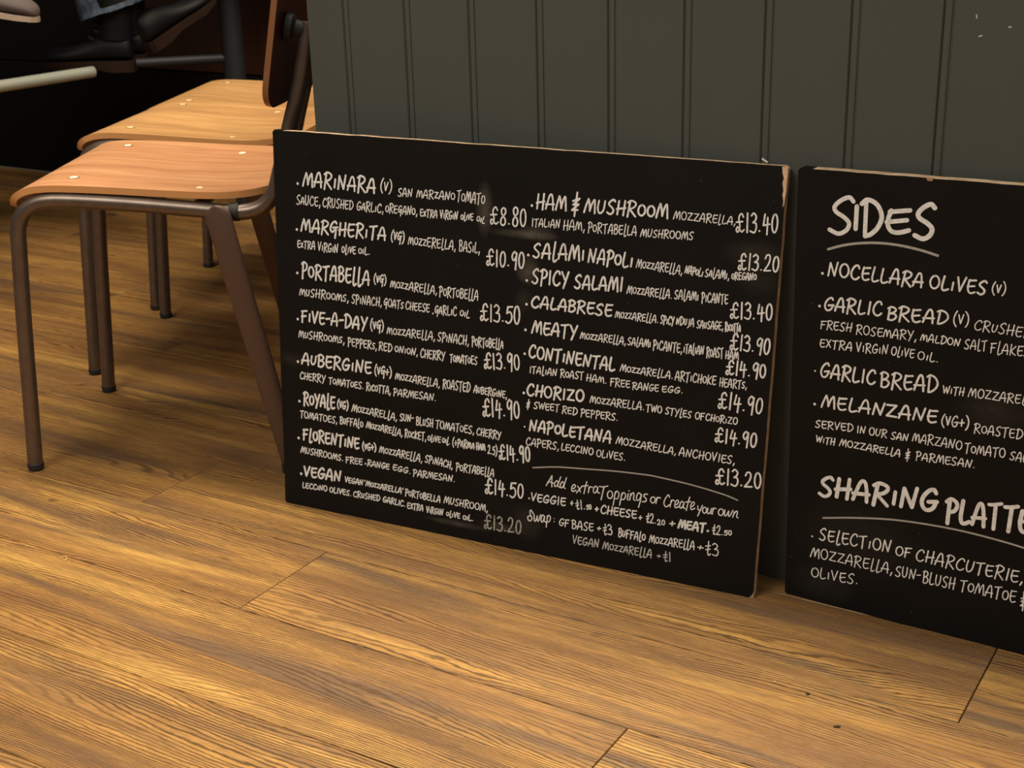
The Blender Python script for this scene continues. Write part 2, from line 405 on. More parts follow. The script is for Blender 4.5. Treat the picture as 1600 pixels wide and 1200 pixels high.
# ------------------------------------------------------------------ handwriting : strokes on a 100 x 100 box
def parse(s):
    w, rest = s.split('|', 1)
    out = []
    for st in rest.split(';'):
        tk = st.split(); pts = [tuple(float(v) for v in t.split(',')) for t in tk[1:]]
        out.append((tk[0], pts))
    return float(w), out
GL = {k: parse(v) for k, v in {
'A': '.66|c 0,-2 14,36 34,82 50,100 68,94 80,56 86,-6;l -2,30 96,34',
'B': '.56|l 18,98 12,-2;c 0,90 34,104 76,94 86,76 60,58 22,48;c 22,48 66,50 96,30 80,6 46,-6 10,0',
'C': '.62|c 92,80 80,98 50,98 20,72 6,38 20,8 50,-4 76,2 96,16',
'D': '.66|l 22,96 14,-2;c 0,92 30,104 76,88 98,52 80,20 44,-2 14,-8',
'E': '.56|l 14,90 94,96;c 20,96 10,60 10,28 26,2 56,-4 94,6;l 4,44 84,52',
'F': '.56|l 20,94 12,-8;l 4,90 98,98;l 2,44 78,52',
'G': '.64|c 88,84 74,100 44,92 14,62 6,30 24,2 54,-2 80,14 92,42;l 46,38 98,44',
'H': '.62|l 20,98 10,-2;l 90,102 80,-6;l 0,38 100,50',
'I': '.26|l 60,98 44,-2',
'K': '.62|l 18,102 10,-6;c 92,88 60,64 14,34;c 22,42 50,16 98,-2',
'L': '.50|c 26,102 16,60 10,22 22,-2 50,-6 98,6',
'M': '.82|c 0,-4 10,40 26,90 32,94 44,50 50,10;c 50,10 62,60 80,94 88,80 96,-6',
'N': '.68|l 6,-2 20,94 70,2 94,102',
'O': '.66|o 50,48 46,50',
'P': '.56|l 28,98 16,-16;c 0,90 40,106 88,92 94,70 70,48 22,40',
'R': '.64|l 24,98 10,-14;c 0,90 36,106 84,94 88,74 62,54 18,44;l 24,46 98,-8',
'S': '.56|c 94,88 76,100 44,92 18,74 26,58 60,42 82,24 72,4 40,-6 2,6',
'T': '.60|c 0,92 40,94 100,102;l 54,96 44,-14',
'U': '.60|c 14,98 6,40 22,4 50,2 78,30 88,98',
'V': '.58|l 4,100 42,0 96,104',
'W': '.86|l 2,98 26,2 52,80 72,2 98,102',
'X': '.54|l 6,96 94,2;l 90,98 8,-2',
'Y': '.60|l 4,98 48,44;l 98,100 28,-18',
'Z': '.62|l 4,92 92,94 8,4 98,2',
'0': '.52|o 50,48 42,52', '1': '.24|l 46,104 50,-6',
'2': '.54|c 4,76 22,98 60,100 76,76 60,44 28,18 0,-2;l 0,-2 98,2',
'3': '.50|c 6,90 40,104 82,88 74,66 36,52;c 36,52 84,48 94,20 64,-4 0,4',
'4': '.56|l 28,102 10,38 100,46;l 70,84 64,-14',
'5': '.54|l 94,98 22,94 12,54;c 12,54 60,64 92,38 76,6 36,-6 2,4',
'8': '.52|c 50,52 84,70 82,94 50,102 22,90 26,66 50,52 84,32 84,6 50,-6 16,6 20,32 50,52',
'9': '.50|c 84,88 54,104 16,84 16,58 48,46 82,74;l 90,96 78,-16',
'£': '.66|c 88,84 66,104 38,92 32,66 44,40 40,12 18,-4 2,8 16,26 44,12 70,-2 98,10;l 2,54 78,58',
'ŧ': '.46|c 62,106 54,60 44,22 44,2 62,-6 92,6;l 6,66 92,72;l 8,38 88,44',
'&': '.54|l 62,120 42,-26;c 14,66 50,74 96,84;c 96,84 50,58 18,44;l 18,44 88,48;c 88,48 40,26 6,10;l 6,10 80,14',
'(': '.34|c 92,112 40,80 12,40 34,4 84,-22', ')': '.34|c 10,112 66,86 92,44 62,0 16,-22',
'+': '.50|l 50,74 46,10;l 2,38 98,46', '-': '.40|l 6,46 94,52', ',': '.24|l 66,10 24,-22', '.': '.24|l 44,3 52,4',
':': '.24|l 50,14 52,14;l 54,66 56,66', "'": '.20|l 60,106 36,84',
'm': '.78|c 0,0 8,46 22,84 34,80 42,40 46,10;c 46,10 56,56 74,82 86,66 92,30 96,-4',
'l': '.36|c 58,116 40,60 26,10 30,-16 56,-22 98,-8',
'g': '.64|c 88,86 70,102 38,90 12,62 8,34 30,14 56,26 80,44;l 40,50 104,56;c 82,54 78,10 70,-34',
'i': '.24|l 56,66 44,4', 'j': '.40|c 90,84 74,30 50,-10 6,-28',
}.items()}
for ch in 'aeouncsvtrdz':
    w, st = GL[ch.upper()]
    GL[ch] = (w * 0.82, [(k, [(x, (y * 0.76 + 6) if not (k == 'o' and i == 1) else y * 0.76) for i, (x, y) in enumerate(p)]) for k, p in st])
w, st = GL['X']; GL['x'] = (w * .8, [(k, [(x, y * .68 + 4) for x, y in p]) for k, p in st])
SC = {k: parse(v) for k, v in {
'A': '.74|c -4,-4 30,50 58,98;c 58,98 66,50 78,-6;c 10,30 50,36 100,30',
'd': '.60|c 66,48 36,60 8,30 18,2 50,10 74,46;c 96,104 80,56 70,12 100,2',
'e': '.52|c 8,26 50,30 78,52 60,68 24,56 8,24 30,0 96,14',
'x': '.56|c 14,58 40,40 70,0;l 98,62 0,-12', 't': '.50|c 74,108 50,50 30,-14;l 0,60 100,70',
'r': '.46|l 22,58 10,-2;c 14,26 44,60 98,56',
'a': '.60|c 76,50 36,64 6,30 18,0 52,10 78,54;c 78,54 72,12 104,0',
'T': '.76|c 0,94 50,92 104,104;c 60,98 48,50 34,-20', 'o': '.54|o 50,30 44,32',
'p': '.58|l 34,60 8,-50;c 24,30 56,66 94,46 72,6 20,4', 'i': '.28|c 60,56 46,20 60,0;l 76,82 78,84',
'n': '.58|l 22,56 8,-2;c 12,26 54,64 74,50 68,10 96,-2',
'g': '.58|c 82,50 44,66 8,32 26,2 62,18 84,54;c 86,56 72,0 46,-56',
's': '.46|c 96,62 46,62 24,44 74,24 60,0 0,-2',
'C': '.66|c 88,82 70,102 36,80 6,34 26,0 60,-2 100,18',
'Y': '.60|c 10,66 14,30 52,26;l 100,76 18,-38', 'u': '.60|c 18,58 6,16 30,-2 70,20 86,58;c 86,58 80,10 98,0',
'w': '.84|c 8,58 10,6 30,2 54,50;c 54,50 56,6 74,6 100,62',
'S': '.70|c 98,70 60,104 40,90 50,56 74,30 60,4 24,0 0,26 16,44 44,48'}.items()}

def stroke_points(kind, pts):
    if kind == 'o':
        (cx, cy), (rx, ry) = pts
        return [V((cx + rx * math.sin(-t), cy + ry * math.cos(t), 0)) for t in [2 * math.pi * k / 16 + 0.1 for k in range(17)]]
    P = [V((x, y, 0)) for x, y in pts]
    if kind == 'l' or len(P) < 3: return P
    return smooth_path(P, 4)

def add_ribbon(bm, P, w, z):
    """flat pen stroke with round ends in the x,z plane, at depth -z"""
    if (P[0] - P[-1]).length < 1e-6 and len(P) < 4: P = [P[0], P[0] + V((0.0002, 0, 0))]
    n = len(P); L, R = [], []
    for i in range(n):
        a = P[max(i - 1, 0)]; b = P[min(i + 1, n - 1)]
        t = (b - a)
        if t.length < 1e-9: t = V((1, 0, 0))
        t.normalize(); q = V((-t.y, t.x, 0))
        k = 1.0
        if 0 < i < n - 1:
            d0 = (P[i] - P[i - 1]); d1 = (P[i + 1] - P[i])
            if d0.length > 1e-9 and d1.length > 1e-9:
                k = min(1.25, 1 / max(0.55, math.sqrt(max(0.0, (1 + d0.normalized().dot(d1.normalized())) / 2))))
        hw = w / 2 * k
        L.append(bm.verts.new((P[i].x + q.x * hw, -z, P[i].y + q.y * hw))); R.append(bm.verts.new((P[i].x - q.x * hw, -z, P[i].y - q.y * hw)))
    for i in range(n - 1):
        bm.faces.new((R[i], R[i + 1], L[i + 1], L[i]))
    for end, sgn in ((0, -1), (n - 1, 1)):
        a = P[1] if end == 0 else P[-1]; b = P[0] if end == 0 else P[-2]
        t = (a - b).normalized() * sgn; q = V((-t.y, t.x, 0))
        base = [L[end], R[end]] if end else [R[end], L[end]]
        mid = [bm.verts.new((P[end].x + (t.x * math.sin(u) + q.x * math.cos(u)) * w / 2, -z, P[end].y + (t.y * math.sin(u) + q.y * math.cos(u)) * w / 2)) for u in (math.pi * .25, math.pi * .5, math.pi * .75)]
        bm.faces.new([base[0]] + mid + [base[1]])
    # discs at sharp corners
    for i in range(1, n - 1):
        d0 = (P[i] - P[i - 1]); d1 = (P[i + 1] - P[i])
        if d0.length > 1e-9 and d1.length > 1e-9 and d0.normalized().dot(d1.normalized()) < 0.6:
            bm.faces.new([bm.verts.new((P[i].x + math.cos(2 * math.pi * k / 8) * w / 2, -z - 0.00001, P[i].y + math.sin(2 * math.pi * k / 8) * w / 2)) for k in range(8)])

def write_word(bm, word, u0, v0, u1, v1, h, w):
    """letters fitted so that the ink runs from (u0, v0) to (u1, v1) on the board, in millimetres"""
    mm = 0.001
    if word == '•':
        r = w * 0.62 * mm
        bm.faces.new([bm.verts.new((u0 * mm + r * math.cos(2 * math.pi * k / 12), -0.00025, v0 * mm + r * math.sin(2 * math.pi * k / 12))) for k in range(12)])
        return
    tab = GL
    if word[0] == '~': word = word[1:]; tab = SC
    gl = [tab.get(c) or GL[c] for c in word]
    h = max(h - 0.45 * w, h * 0.8); w *= 0.87
    gap = 0.13 if tab is GL else 0.02
    ang = math.atan2(v1 - v0, u1 - u0)
    span = max(math.hypot(u1 - u0, v1 - v0) - w, 0.3)
    out = []; x = 0.0
    for gi, (gw, strokes) in enumerate(gl):
        jr = RNG.uniform(-0.03, 0.03); jy = RNG.uniform(-0.02, 0.03) * h; js = RNG.uniform(0.95, 1.06)
        for si, (kind, pts) in enumerate(strokes):
            P = []
            for p in stroke_points(kind, pts):
                px = p.x / 100 * gw * h; py = p.y / 100 * h * js
                px += py * (0.06 if tab is GL else 0.12)
                px, py = px + x - py * jr, py + px * jr * 0.4 + jy
                P.append([px, py])
            out.append((kind, P, w * mm * RNG.uniform(0.93, 1.08), 0.00018 + 0.00002 * (si + (gi % 3) * 3)))
        x += (gw + gap) * h
    xs = [q[0] for _, P, _, _ in out for q in P]; x_lo, x_hi = min(xs), max(xs)
    k = span / (x_hi - x_lo) if x_hi - x_lo > 0.25 * h else 1.0
    for kind, P, ww, zz in out:
        Q = []
        for px, py in P:
            px = (px - x_lo) * k + w / 2; py += w * 0.2
            Q.append(V(((u0 + px * math.cos(ang) - py * math.sin(ang)) * mm, (v0 + px * math.sin(ang) + py * math.cos(ang)) * mm, 0)))
        if kind == 'l' and len(Q) > 2:
            for q in range(len(Q) - 1): add_ribbon(bm, [Q[q], Q[q + 1]], ww, zz + 0.000004 * q)
        else:
            add_ribbon(bm, Q, ww, zz)

WORDS_1 = [
 ('marinara', [('•',39.3,490.3,39.3,490.3,0,3.19,0), ('MARiNARA',46.7,487.9,170.1,486.9,20.6,3.14,0), ('(v)',177,490.3,196.2,489.4,16.2,2.11,0), ('SAN',205.1,484.6,229.6,485.8,11.5,1.71,0), ('mARzANo',234.5,485.6,295.5,486,11.3,1.69,0), ('ToMATo',297.5,485.6,341,484.3,14.1,1.67,0), ('SaUCE,',35.6,460.7,77.4,460.9,13.8,1.78,0), ('CRUSHED',81,460.6,133.1,460.6,13.1,1.76,0), ('GaRLiC,',138,460.4,182,459.8,12.9,1.74,0), ('oREgANo,',184.8,461.2,236.4,460.7,11.9,1.72,0), ('ExTRA',240.2,460.1,268.3,460,10.2,1.71,0), ('ViRGiN',271.7,459.7,300.3,460.2,11.4,1.7,0), ('olivE',303.7,460.5,323.9,461,9.3,1.69,0), ('oiL',327.3,460.9,340.6,457.7,9.2,1.68,0), ('£8.80',348.3,458.9,402.9,460,23.4,2.55,0)]),
 ('margherita', [('•',35.6,424.1,35.6,424.1,0,3.25,0), ('MARgHERiTA',41.6,422.7,186.3,422,18.5,3.19,0), ('(vg)',193.1,423.2,215.5,421.7,14.1,2.15,0), ('mozzERElLA,',220.7,419.4,296.4,418.4,12.8,1.73,0), ('BASiL,',301.1,417.7,333.6,417.7,14.4,1.7,0), ('ExTRA',35.3,398.1,67,398,11.2,1.82,0), ('ViRGiN',71.3,396.5,106.3,396.8,12.7,1.8,0), ('olivE',111.3,397.3,136,397.8,11.4,1.79,0), ('oiL.',139.5,398.1,158.4,398.7,10.8,1.78,0), ('£10.90',343.1,402.4,401.3,403.9,22,2.6,0)]),
 ('portabella', [('•',34.3,360.6,34.3,360.6,0,3.31,0), ('PoRTABEllA',41,355.4,158.5,355.9,20.8,3.26,0), ('(vg)',164.2,359.5,185.6,359.3,13.2,2.2,0), ('mozzAREllA,',191.1,355.7,267.2,354.1,11.8,1.77,0), ('PoRToBEllA',270.2,352.4,332.1,353,13.5,1.74,0), ('muSHRooms,',36.4,327.6,122,327,12.4,1.84,0), ('SPiNACH,',126.3,326.2,177.6,327,12.8,1.81,0), ('gOATs',180.4,328,213.5,326.8,12.1,1.79,0), ('CHEESE',216.2,327.2,255.9,327.5,11.4,1.78,0), ('•',260.6,326.1,260.6,326.1,0,2.09,0), ('gaRLiC',263.2,326.1,298.7,327.1,12.4,1.76,0), ('oiL',302.4,327.5,318.6,325.7,10.5,1.75,0), ('£13.50',334.3,325.6,396,327.3,23.7,2.66,0)]),
 ('five', [('•',32.7,291.8,32.7,291.8,0,3.37,0), ('FiVE-A-DAY',38.4,288.9,154.6,290.2,18.7,3.32,0), ('(vg)',157.5,291.7,180.6,292.1,14.1,2.24,0), ('mozzAREllA,',184.7,287.9,264,288.3,11.6,1.8,0), ('SPiNACH,',267.3,288.3,317.5,287.7,13.1,1.78,0), ('PoRToBElla',321.6,287.5,371.2,289.4,13,1.75,0), ('muSHRooms,',32.8,264.2,113.5,264.7,12,1.87,0), ('PEPPERs,',118.5,262.6,168.3,262.7,11.8,1.85,0), ('RED',171.1,263,194.2,262.2,12.3,1.83,0), ('oNioN,',197.6,263.3,236,262.2,10.7,1.82,0), ('CHERRY',240,260.8,280.7,261.6,12.5,1.8,0), ('TomAToES',287,260.5,331.4,261.9,11.9,1.78,0), ('£13.90',341,258.2,397,263.1,22.3,2.7,0)]),
 ('aubergine', [('•',30.8,227.2,30.8,227.2,0,3.43,0), ('AuBERGiNE',36.3,224.3,159.9,225.5,18.4,3.38,0), ('(vg+)',163.5,225.4,193,225.6,13.7,2.28,0), ('mozzARElLA,',197.7,223.1,271.5,221,11.3,1.83,0), ('ROASTED',275.7,221,320.6,220.9,13.4,1.81,0), ('AuBERGiNE,',324.5,221.4,377.5,220.1,10.7,1.79,0), ('CHERRY',33.4,201.4,79.8,201.3,11.3,1.91,0), ('ToMAToES.',84.2,200.7,144.5,200.8,10.4,1.89,0), ('RicoTTA,',148.8,200.1,190.6,199.7,11.6,1.87,0), ('PARMESAN.',194.9,199.1,264.9,200.2,10.4,1.85,0), ('£14.90',339.5,189.9,398.1,195.4,23.4,2.75,0)]),
 ('royale', [('•',31.5,166.4,31.5,166.4,0,3.48,0), ('RoYAlE',38.2,162.6,96.5,164,19.4,3.46,0), ('(vG)',98.1,166.1,118.5,165.9,12.9,2.35,0), ('MozzARELlA,',122.9,164.6,200.8,161.6,11.2,1.89,0), ('SUN-',205,162.2,229.6,164.2,10.5,1.87,0), ('BLuSH',232.2,160.1,261.4,160.6,12.4,1.86,0), ('TOMAToES,',264.3,160.4,326.5,160.9,11.7,1.84,0), ('CHERRY',330,160.2,369.4,159.9,11.3,1.82,0), ('TOMATOES,',31.7,141.4,98.2,141.6,10.7,1.94,0), ('BuFFAlo',102.2,142.2,143.4,142.1,11.4,1.92,0), ('MozzAREllA,',147.1,143.2,209.7,139.5,10.2,1.89,0), ('RocKET,',213,139.3,249.1,139,11.9,1.87,0), ('oliVE',251.2,139.4,273.6,139.6,9.5,1.86,0), ('oil.',274.6,140.4,287.8,139.3,9.8,1.85,0), ('(+PaRma',291.4,138.5,327.4,138.4,11.7,1.84,0), ('Ham',329.5,138.1,344.8,139.3,11,1.83,0), ('2.5)',347.6,135.8,363.5,135.8,12.9,1.83,0), ('£14.90',365.7,130.4,415.4,135.3,21.7,2.79,0)]),
 ('florentine', [('•',28.1,108.5,28.1,108.5,0,3.54,0), ('FloRENTiNE',35.3,107.3,136.9,108.1,18,3.49,0), ('(vG+)',140.6,108.1,165.6,110.1,11.6,2.36,0), ('mozzAREllA,',169.3,108.7,242.5,105.5,11.2,1.9,0), ('SPiNACH,',246,106.7,292.2,103.8,11.2,1.88,0), ('PoRTABEllA',297.2,102.6,359.1,103.3,11.5,1.85,0), ('MUSHROOMS.',30.4,86.3,106.7,84.6,10.1,1.97,0), ('FREE',111.1,83.4,141.7,84.5,10,1.95,0), ('•',145.9,87.2,145.9,87.2,0,2.28,0), ('RANGE',148.8,85,187.9,84.9,9.2,1.93,0), ('EGG.',192.2,85.7,222.4,84.2,8.9,1.91,0), ('PARMESAN.',226.7,82.3,295.7,84.5,10.2,1.89,0), ('£14.50',344,77.1,405.5,78.8,21.5,2.84,0)]),
 ('vegan', [('•',30.9,52.2,30.9,52.2,0,3.59,0), ('VEGAN',36.2,49.3,104.4,52.2,16.9,3.56,0), ('VEGAN',109.4,52.3,141.8,52.6,9.1,1.96,0), ("'MozzARELLA'",143.3,52.9,210.7,51.4,9,1.94,0), ('PoRToBELLA',212.9,49.8,272.7,49,10.3,1.92,0), ('MUSHROOM,',277.1,49.9,349.2,49,10.9,1.89,0), ('LECCiNO',32.5,30.2,78.1,32.1,9,2,0), ('OLIVES.',81.1,31.9,119.8,32,8.9,1.98,0), ('CRuSHED',123.5,32,171.1,33.1,9.4,1.96,0), ('GARLIC.',174.8,33.1,213.4,32.1,9.3,1.94,0), ('EXTRA',216.3,30.6,244.3,31.1,9.4,1.93,0), ('ViRGIN',248.6,29.9,277.8,30.5,9.5,1.92,0), ('oliVE',281.5,30.5,305.3,30.9,8.3,1.9,0), ('oiL.',308.9,29.5,326,30.7,9.1,1.9,0), ('£13.20',343,23.9,403,26,21.1,2.5,2)]),
 ('ham', [('•',410.2,488,410.2,488,0,2.94,0), ('HAM',415.8,484.4,460.5,485.2,19.7,2.91,0), ('&',466.5,484,479.6,484,21.7,2.89,0), ('MUSHRooM',483.7,485.5,600.3,486.6,17.9,2.84,0), ('MOZZARElLA,',606.4,486.6,687.9,486.1,10.2,1.55,0), ('ITALiAN',410.7,460.7,452.1,462,10.8,1.64,0), ('HAm,',455.7,460.1,486.8,461.2,13.1,1.62,0), ('PoRTABElLA',490.9,460.4,559,461.5,12.1,1.6,0), ('MUSHROOMS',563.1,460.8,635.3,462.8,10.1,1.58,0), ('£13.40',688.4,477.8,742.2,481,22.5,2.34,0)]),
 ('salami_napoli', [('•',406.1,422,406.1,422,0,2.99,0), ('SAlAMi',412.1,419.4,487.3,421.6,20,2.96,0), ('NAPoLi',491.6,420.4,554.9,420,18.6,2.91,0), ('MozzAREllA,',558.9,420.5,622.1,417.7,11.5,1.6,0), ('NAPoLi',624.7,420.1,649.3,417.3,10.1,1.58,0), ('SalAMi,',651.4,418,683.8,417.6,10.6,1.57,0), ('oREGANo',686.5,417.9,719.1,420.2,9.4,1.56,0), ('£13.20',693.8,431.3,746.4,432.9,19.7,2.37,0)]),
 ('spicy_salami', [('•',404.5,387.5,404.5,387.5,0,3.02,0), ('SPICY',411.4,384.8,467.2,386.1,19.1,3,0), ('SALAMI',473.2,384.5,543.2,387.4,18.3,2.95,0), ('MozzAREllA.',547.4,385.6,609.6,385.1,10.8,1.62,0), ('SAlAMi',612.6,385.3,645.3,386.5,11.6,1.6,0), ('PiCANTE',648.9,385.2,684.5,386.8,12.7,1.58,0), ('£13.40',687.3,368.6,742.4,372.6,20.3,2.42,0)]),
 ('calabrese', [('•',404.8,355.2,404.8,355.2,0,3.05,0), ('CALABRESE',411.3,352.2,530.4,352.7,16.3,3,0), ('mozzAREllA.',532.2,351.8,592.6,351.4,10.1,1.64,0), ('SPiCY',595.1,351.4,614.8,351.3,10.9,1.62,0), ('nDujA',616.6,352.1,641.6,352.7,10.8,1.61,0), ('SAuSAGE,',644.1,351.2,679.9,352.6,10.5,1.6,0), ('RicoTTa',681.8,351.6,702.9,353,11,1.59,0), ('£13.90',689,329.1,741.7,329.3,19.9,2.45,0)]),
 ('meaty', [('•',403.8,319.9,403.8,319.9,0,3.08,0), ('MEATY',412,317.1,481.2,316.9,17.4,3.05,0), ('mozzAREllA,',483.6,317.8,549.4,317.4,10.4,1.67,0), ('SAlAMi',551.2,317.6,584,318.2,10.6,1.65,0), ('PiCANTE,',586.7,316.2,626.9,316.5,12.9,1.64,0), ('iTAliAN',628.7,316.7,656.7,317.9,11.6,1.63,0), ('RoAST',659.2,315.3,682.5,317.1,12.7,1.61,0), ('HAM',684.1,316.1,702.1,317.6,10.3,1.61,0), ('£14.90',685.5,296.2,738.5,298,17.7,2.47,0)]),
 ('continental', [('•',403.2,286.7,403.2,286.7,0,3.11,0), ('CONTiNENTAL',408.7,282.4,535.9,280.3,17.6,3.06,0), ('MozzARElLA.',541.7,281,615.6,280.2,9.8,1.67,0), ('ARTiCHoKE',618.2,279.3,674.9,280.4,11.9,1.64,0), ('HEARTs,',678.2,279,714.7,280.8,11.2,1.62,0), ('ITAliAN',411.1,261.1,452.4,262.2,9.8,1.73,0), ('RoAST',456.4,261.5,491.6,262.5,10.6,1.72,0), ('HAm.',494.3,261,523.7,261.3,10.5,1.7,0), ('FREE',528.9,259.6,557.8,260.5,10.4,1.69,0), ('RANGE',560.4,259.2,598,261,9.5,1.68,0), ('EGG.',601.6,260.9,630,262.9,8.4,1.66,0), ('£14.90',677.7,250.8,737,250.8,20.5,2.51,0)]),
 ('chorizo', [('•',402.7,231.5,402.7,231.5,0,3.16,0), ('CHORIZO',406.9,229.2,493.2,231.4,16.2,3.13,0), ('mozzARELLA.',500.4,231.8,578.1,232.5,10.9,1.71,0), ('TWO',580.6,231.6,603.5,232.3,9.9,1.69,0), ('STYlES',607.1,232.2,643.9,231.6,9.8,1.67,0), ('OF',648.1,231.5,661.8,231.5,9.7,1.66,0), ('CHoRiZO',662.4,231.6,705.7,232,9.6,1.65,0), ('&',406.5,211.2,413.4,211.5,10.9,1.77,0), ('SWEET',417.5,211.5,457.6,212.9,10,1.76,0), ('RED',460.3,212,483.8,211.7,9.9,1.74,0), ('PEPPERS.',487.8,211.6,541.6,212.7,10.3,1.73,0), ('£14.90',676.1,205.1,732.5,206.6,18.8,2.54,0)]),
 ('napoletana', [('•',404.9,183.7,404.9,183.7,0,2.1,0), ('NAPoLETANA',411.2,179.5,534.2,180.7,16.3,3.15,0), ('MOZZARELLA,',539.4,180.8,624.9,178.9,10.1,1.71,0), ('ANCHOVIES,',628.4,178.8,704.7,179,11.2,1.68,0), ('CAPERS,',407.1,158.1,457.2,158.5,11,1.78,0), ('LECCINO',460.4,159,508.5,159.2,10.3,1.76,0), ('OLiVES.',512.4,158.3,554.1,159.1,10.7,1.74,0), ('£13.20',679.9,148.6,741.8,152.4,21.1,2.58,0)]),
 ('extra_toppings', [('~Add',438.3,104.5,470.5,104.7,16.2,1.8,0), ('~extra',477,102,519.6,106.4,15.2,1.78,0), ('~Toppings',519,100.6,589.6,106.9,17.2,1.76,0), ('~or',592,106.4,607.7,107.7,14.1,1.74,0), ('~Create',610.9,105.3,655.3,107.4,16.3,1.73,0), ('~Your',657.7,104.8,684.6,106.8,13.9,1.71,0), ('~own',686.1,106.3,714.1,107.8,14.5,1.7,0), ('•',413.7,80.9,413.7,80.9,0,2.16,0), ('VEGGIE',416.7,78,470.4,79.9,12.1,2.24,0), ('+',475.9,81.6,481.5,81.9,9.3,1.8,0), ('ŧ1.',484.8,77.8,498.3,80.3,13.1,1.8,0), ('50',499.9,80.6,508.5,81.8,6.9,1.79,0), ('+',512.6,79.5,519.3,80.1,9.2,2.2,0), ('CHEESE',521.2,79.1,574.7,80.5,11.8,2.19,0), ('+',576.3,79.3,582.4,79.7,8.3,1.77,0), ('ŧ2.',587,78.2,601.5,78.7,12.8,1.76,0), ('20',603,77.4,615,79.2,7.5,1.75,0), ('+',620.3,78.4,629.3,79.3,9.7,2.15,0), ('MEAT',631.6,78.3,672.2,80,12.6,3.11,0), ('+',671.7,79.9,675.8,79.9,5.2,1.73,0), ('ŧ2.',679.5,79.1,694.1,79.7,12.5,1.72,0), ('50',695.5,80.7,706.9,82.2,7,1.71,0), ('~Swap',411.5,47.1,448.4,51.6,16.5,1.84,0), (':',452.1,52.3,454.1,52.6,9.4,1.83,0), ('GF',459.8,49.8,476,49.7,11.2,1.82,0), ('BASE',479.2,48.7,512.7,51.2,11.8,1.81,0), ('+',516.5,53.5,522.9,53.1,7.7,1.8,0), ('ŧ3',526.2,49.1,540.2,51,13.8,1.8,0), ('BuFFAlo',548,50.2,588,51,11.9,1.78,0), ('MozzAREllA',592,50.2,657.4,52.3,11.7,1.76,0), ('+',660.3,53.7,669.2,53.2,8.9,1.74,0), ('ŧ3',672.4,48.5,690.6,50.6,17.1,1.74,0), ('VEGAN',481.4,27.2,521.3,28.7,11.8,1.77,1), ('MozzaREllA',525.2,27.9,598.1,29,11.5,1.75,1), ('+',604.3,30.9,610.4,30.5,6.8,1.73,1), ('ŧ1',614.3,27.8,624.9,29.1,13.3,1.73,1)]),
]
RULES_1 = [([(418.3, 126.7), (454.6, 133.7), (492.7, 137.6), (539.3, 142.0), (585.1, 144.5), (603.1, 144.2), (647.7, 141.5), (691.7, 136.0), (711.3, 131.5)], 1.872), ]
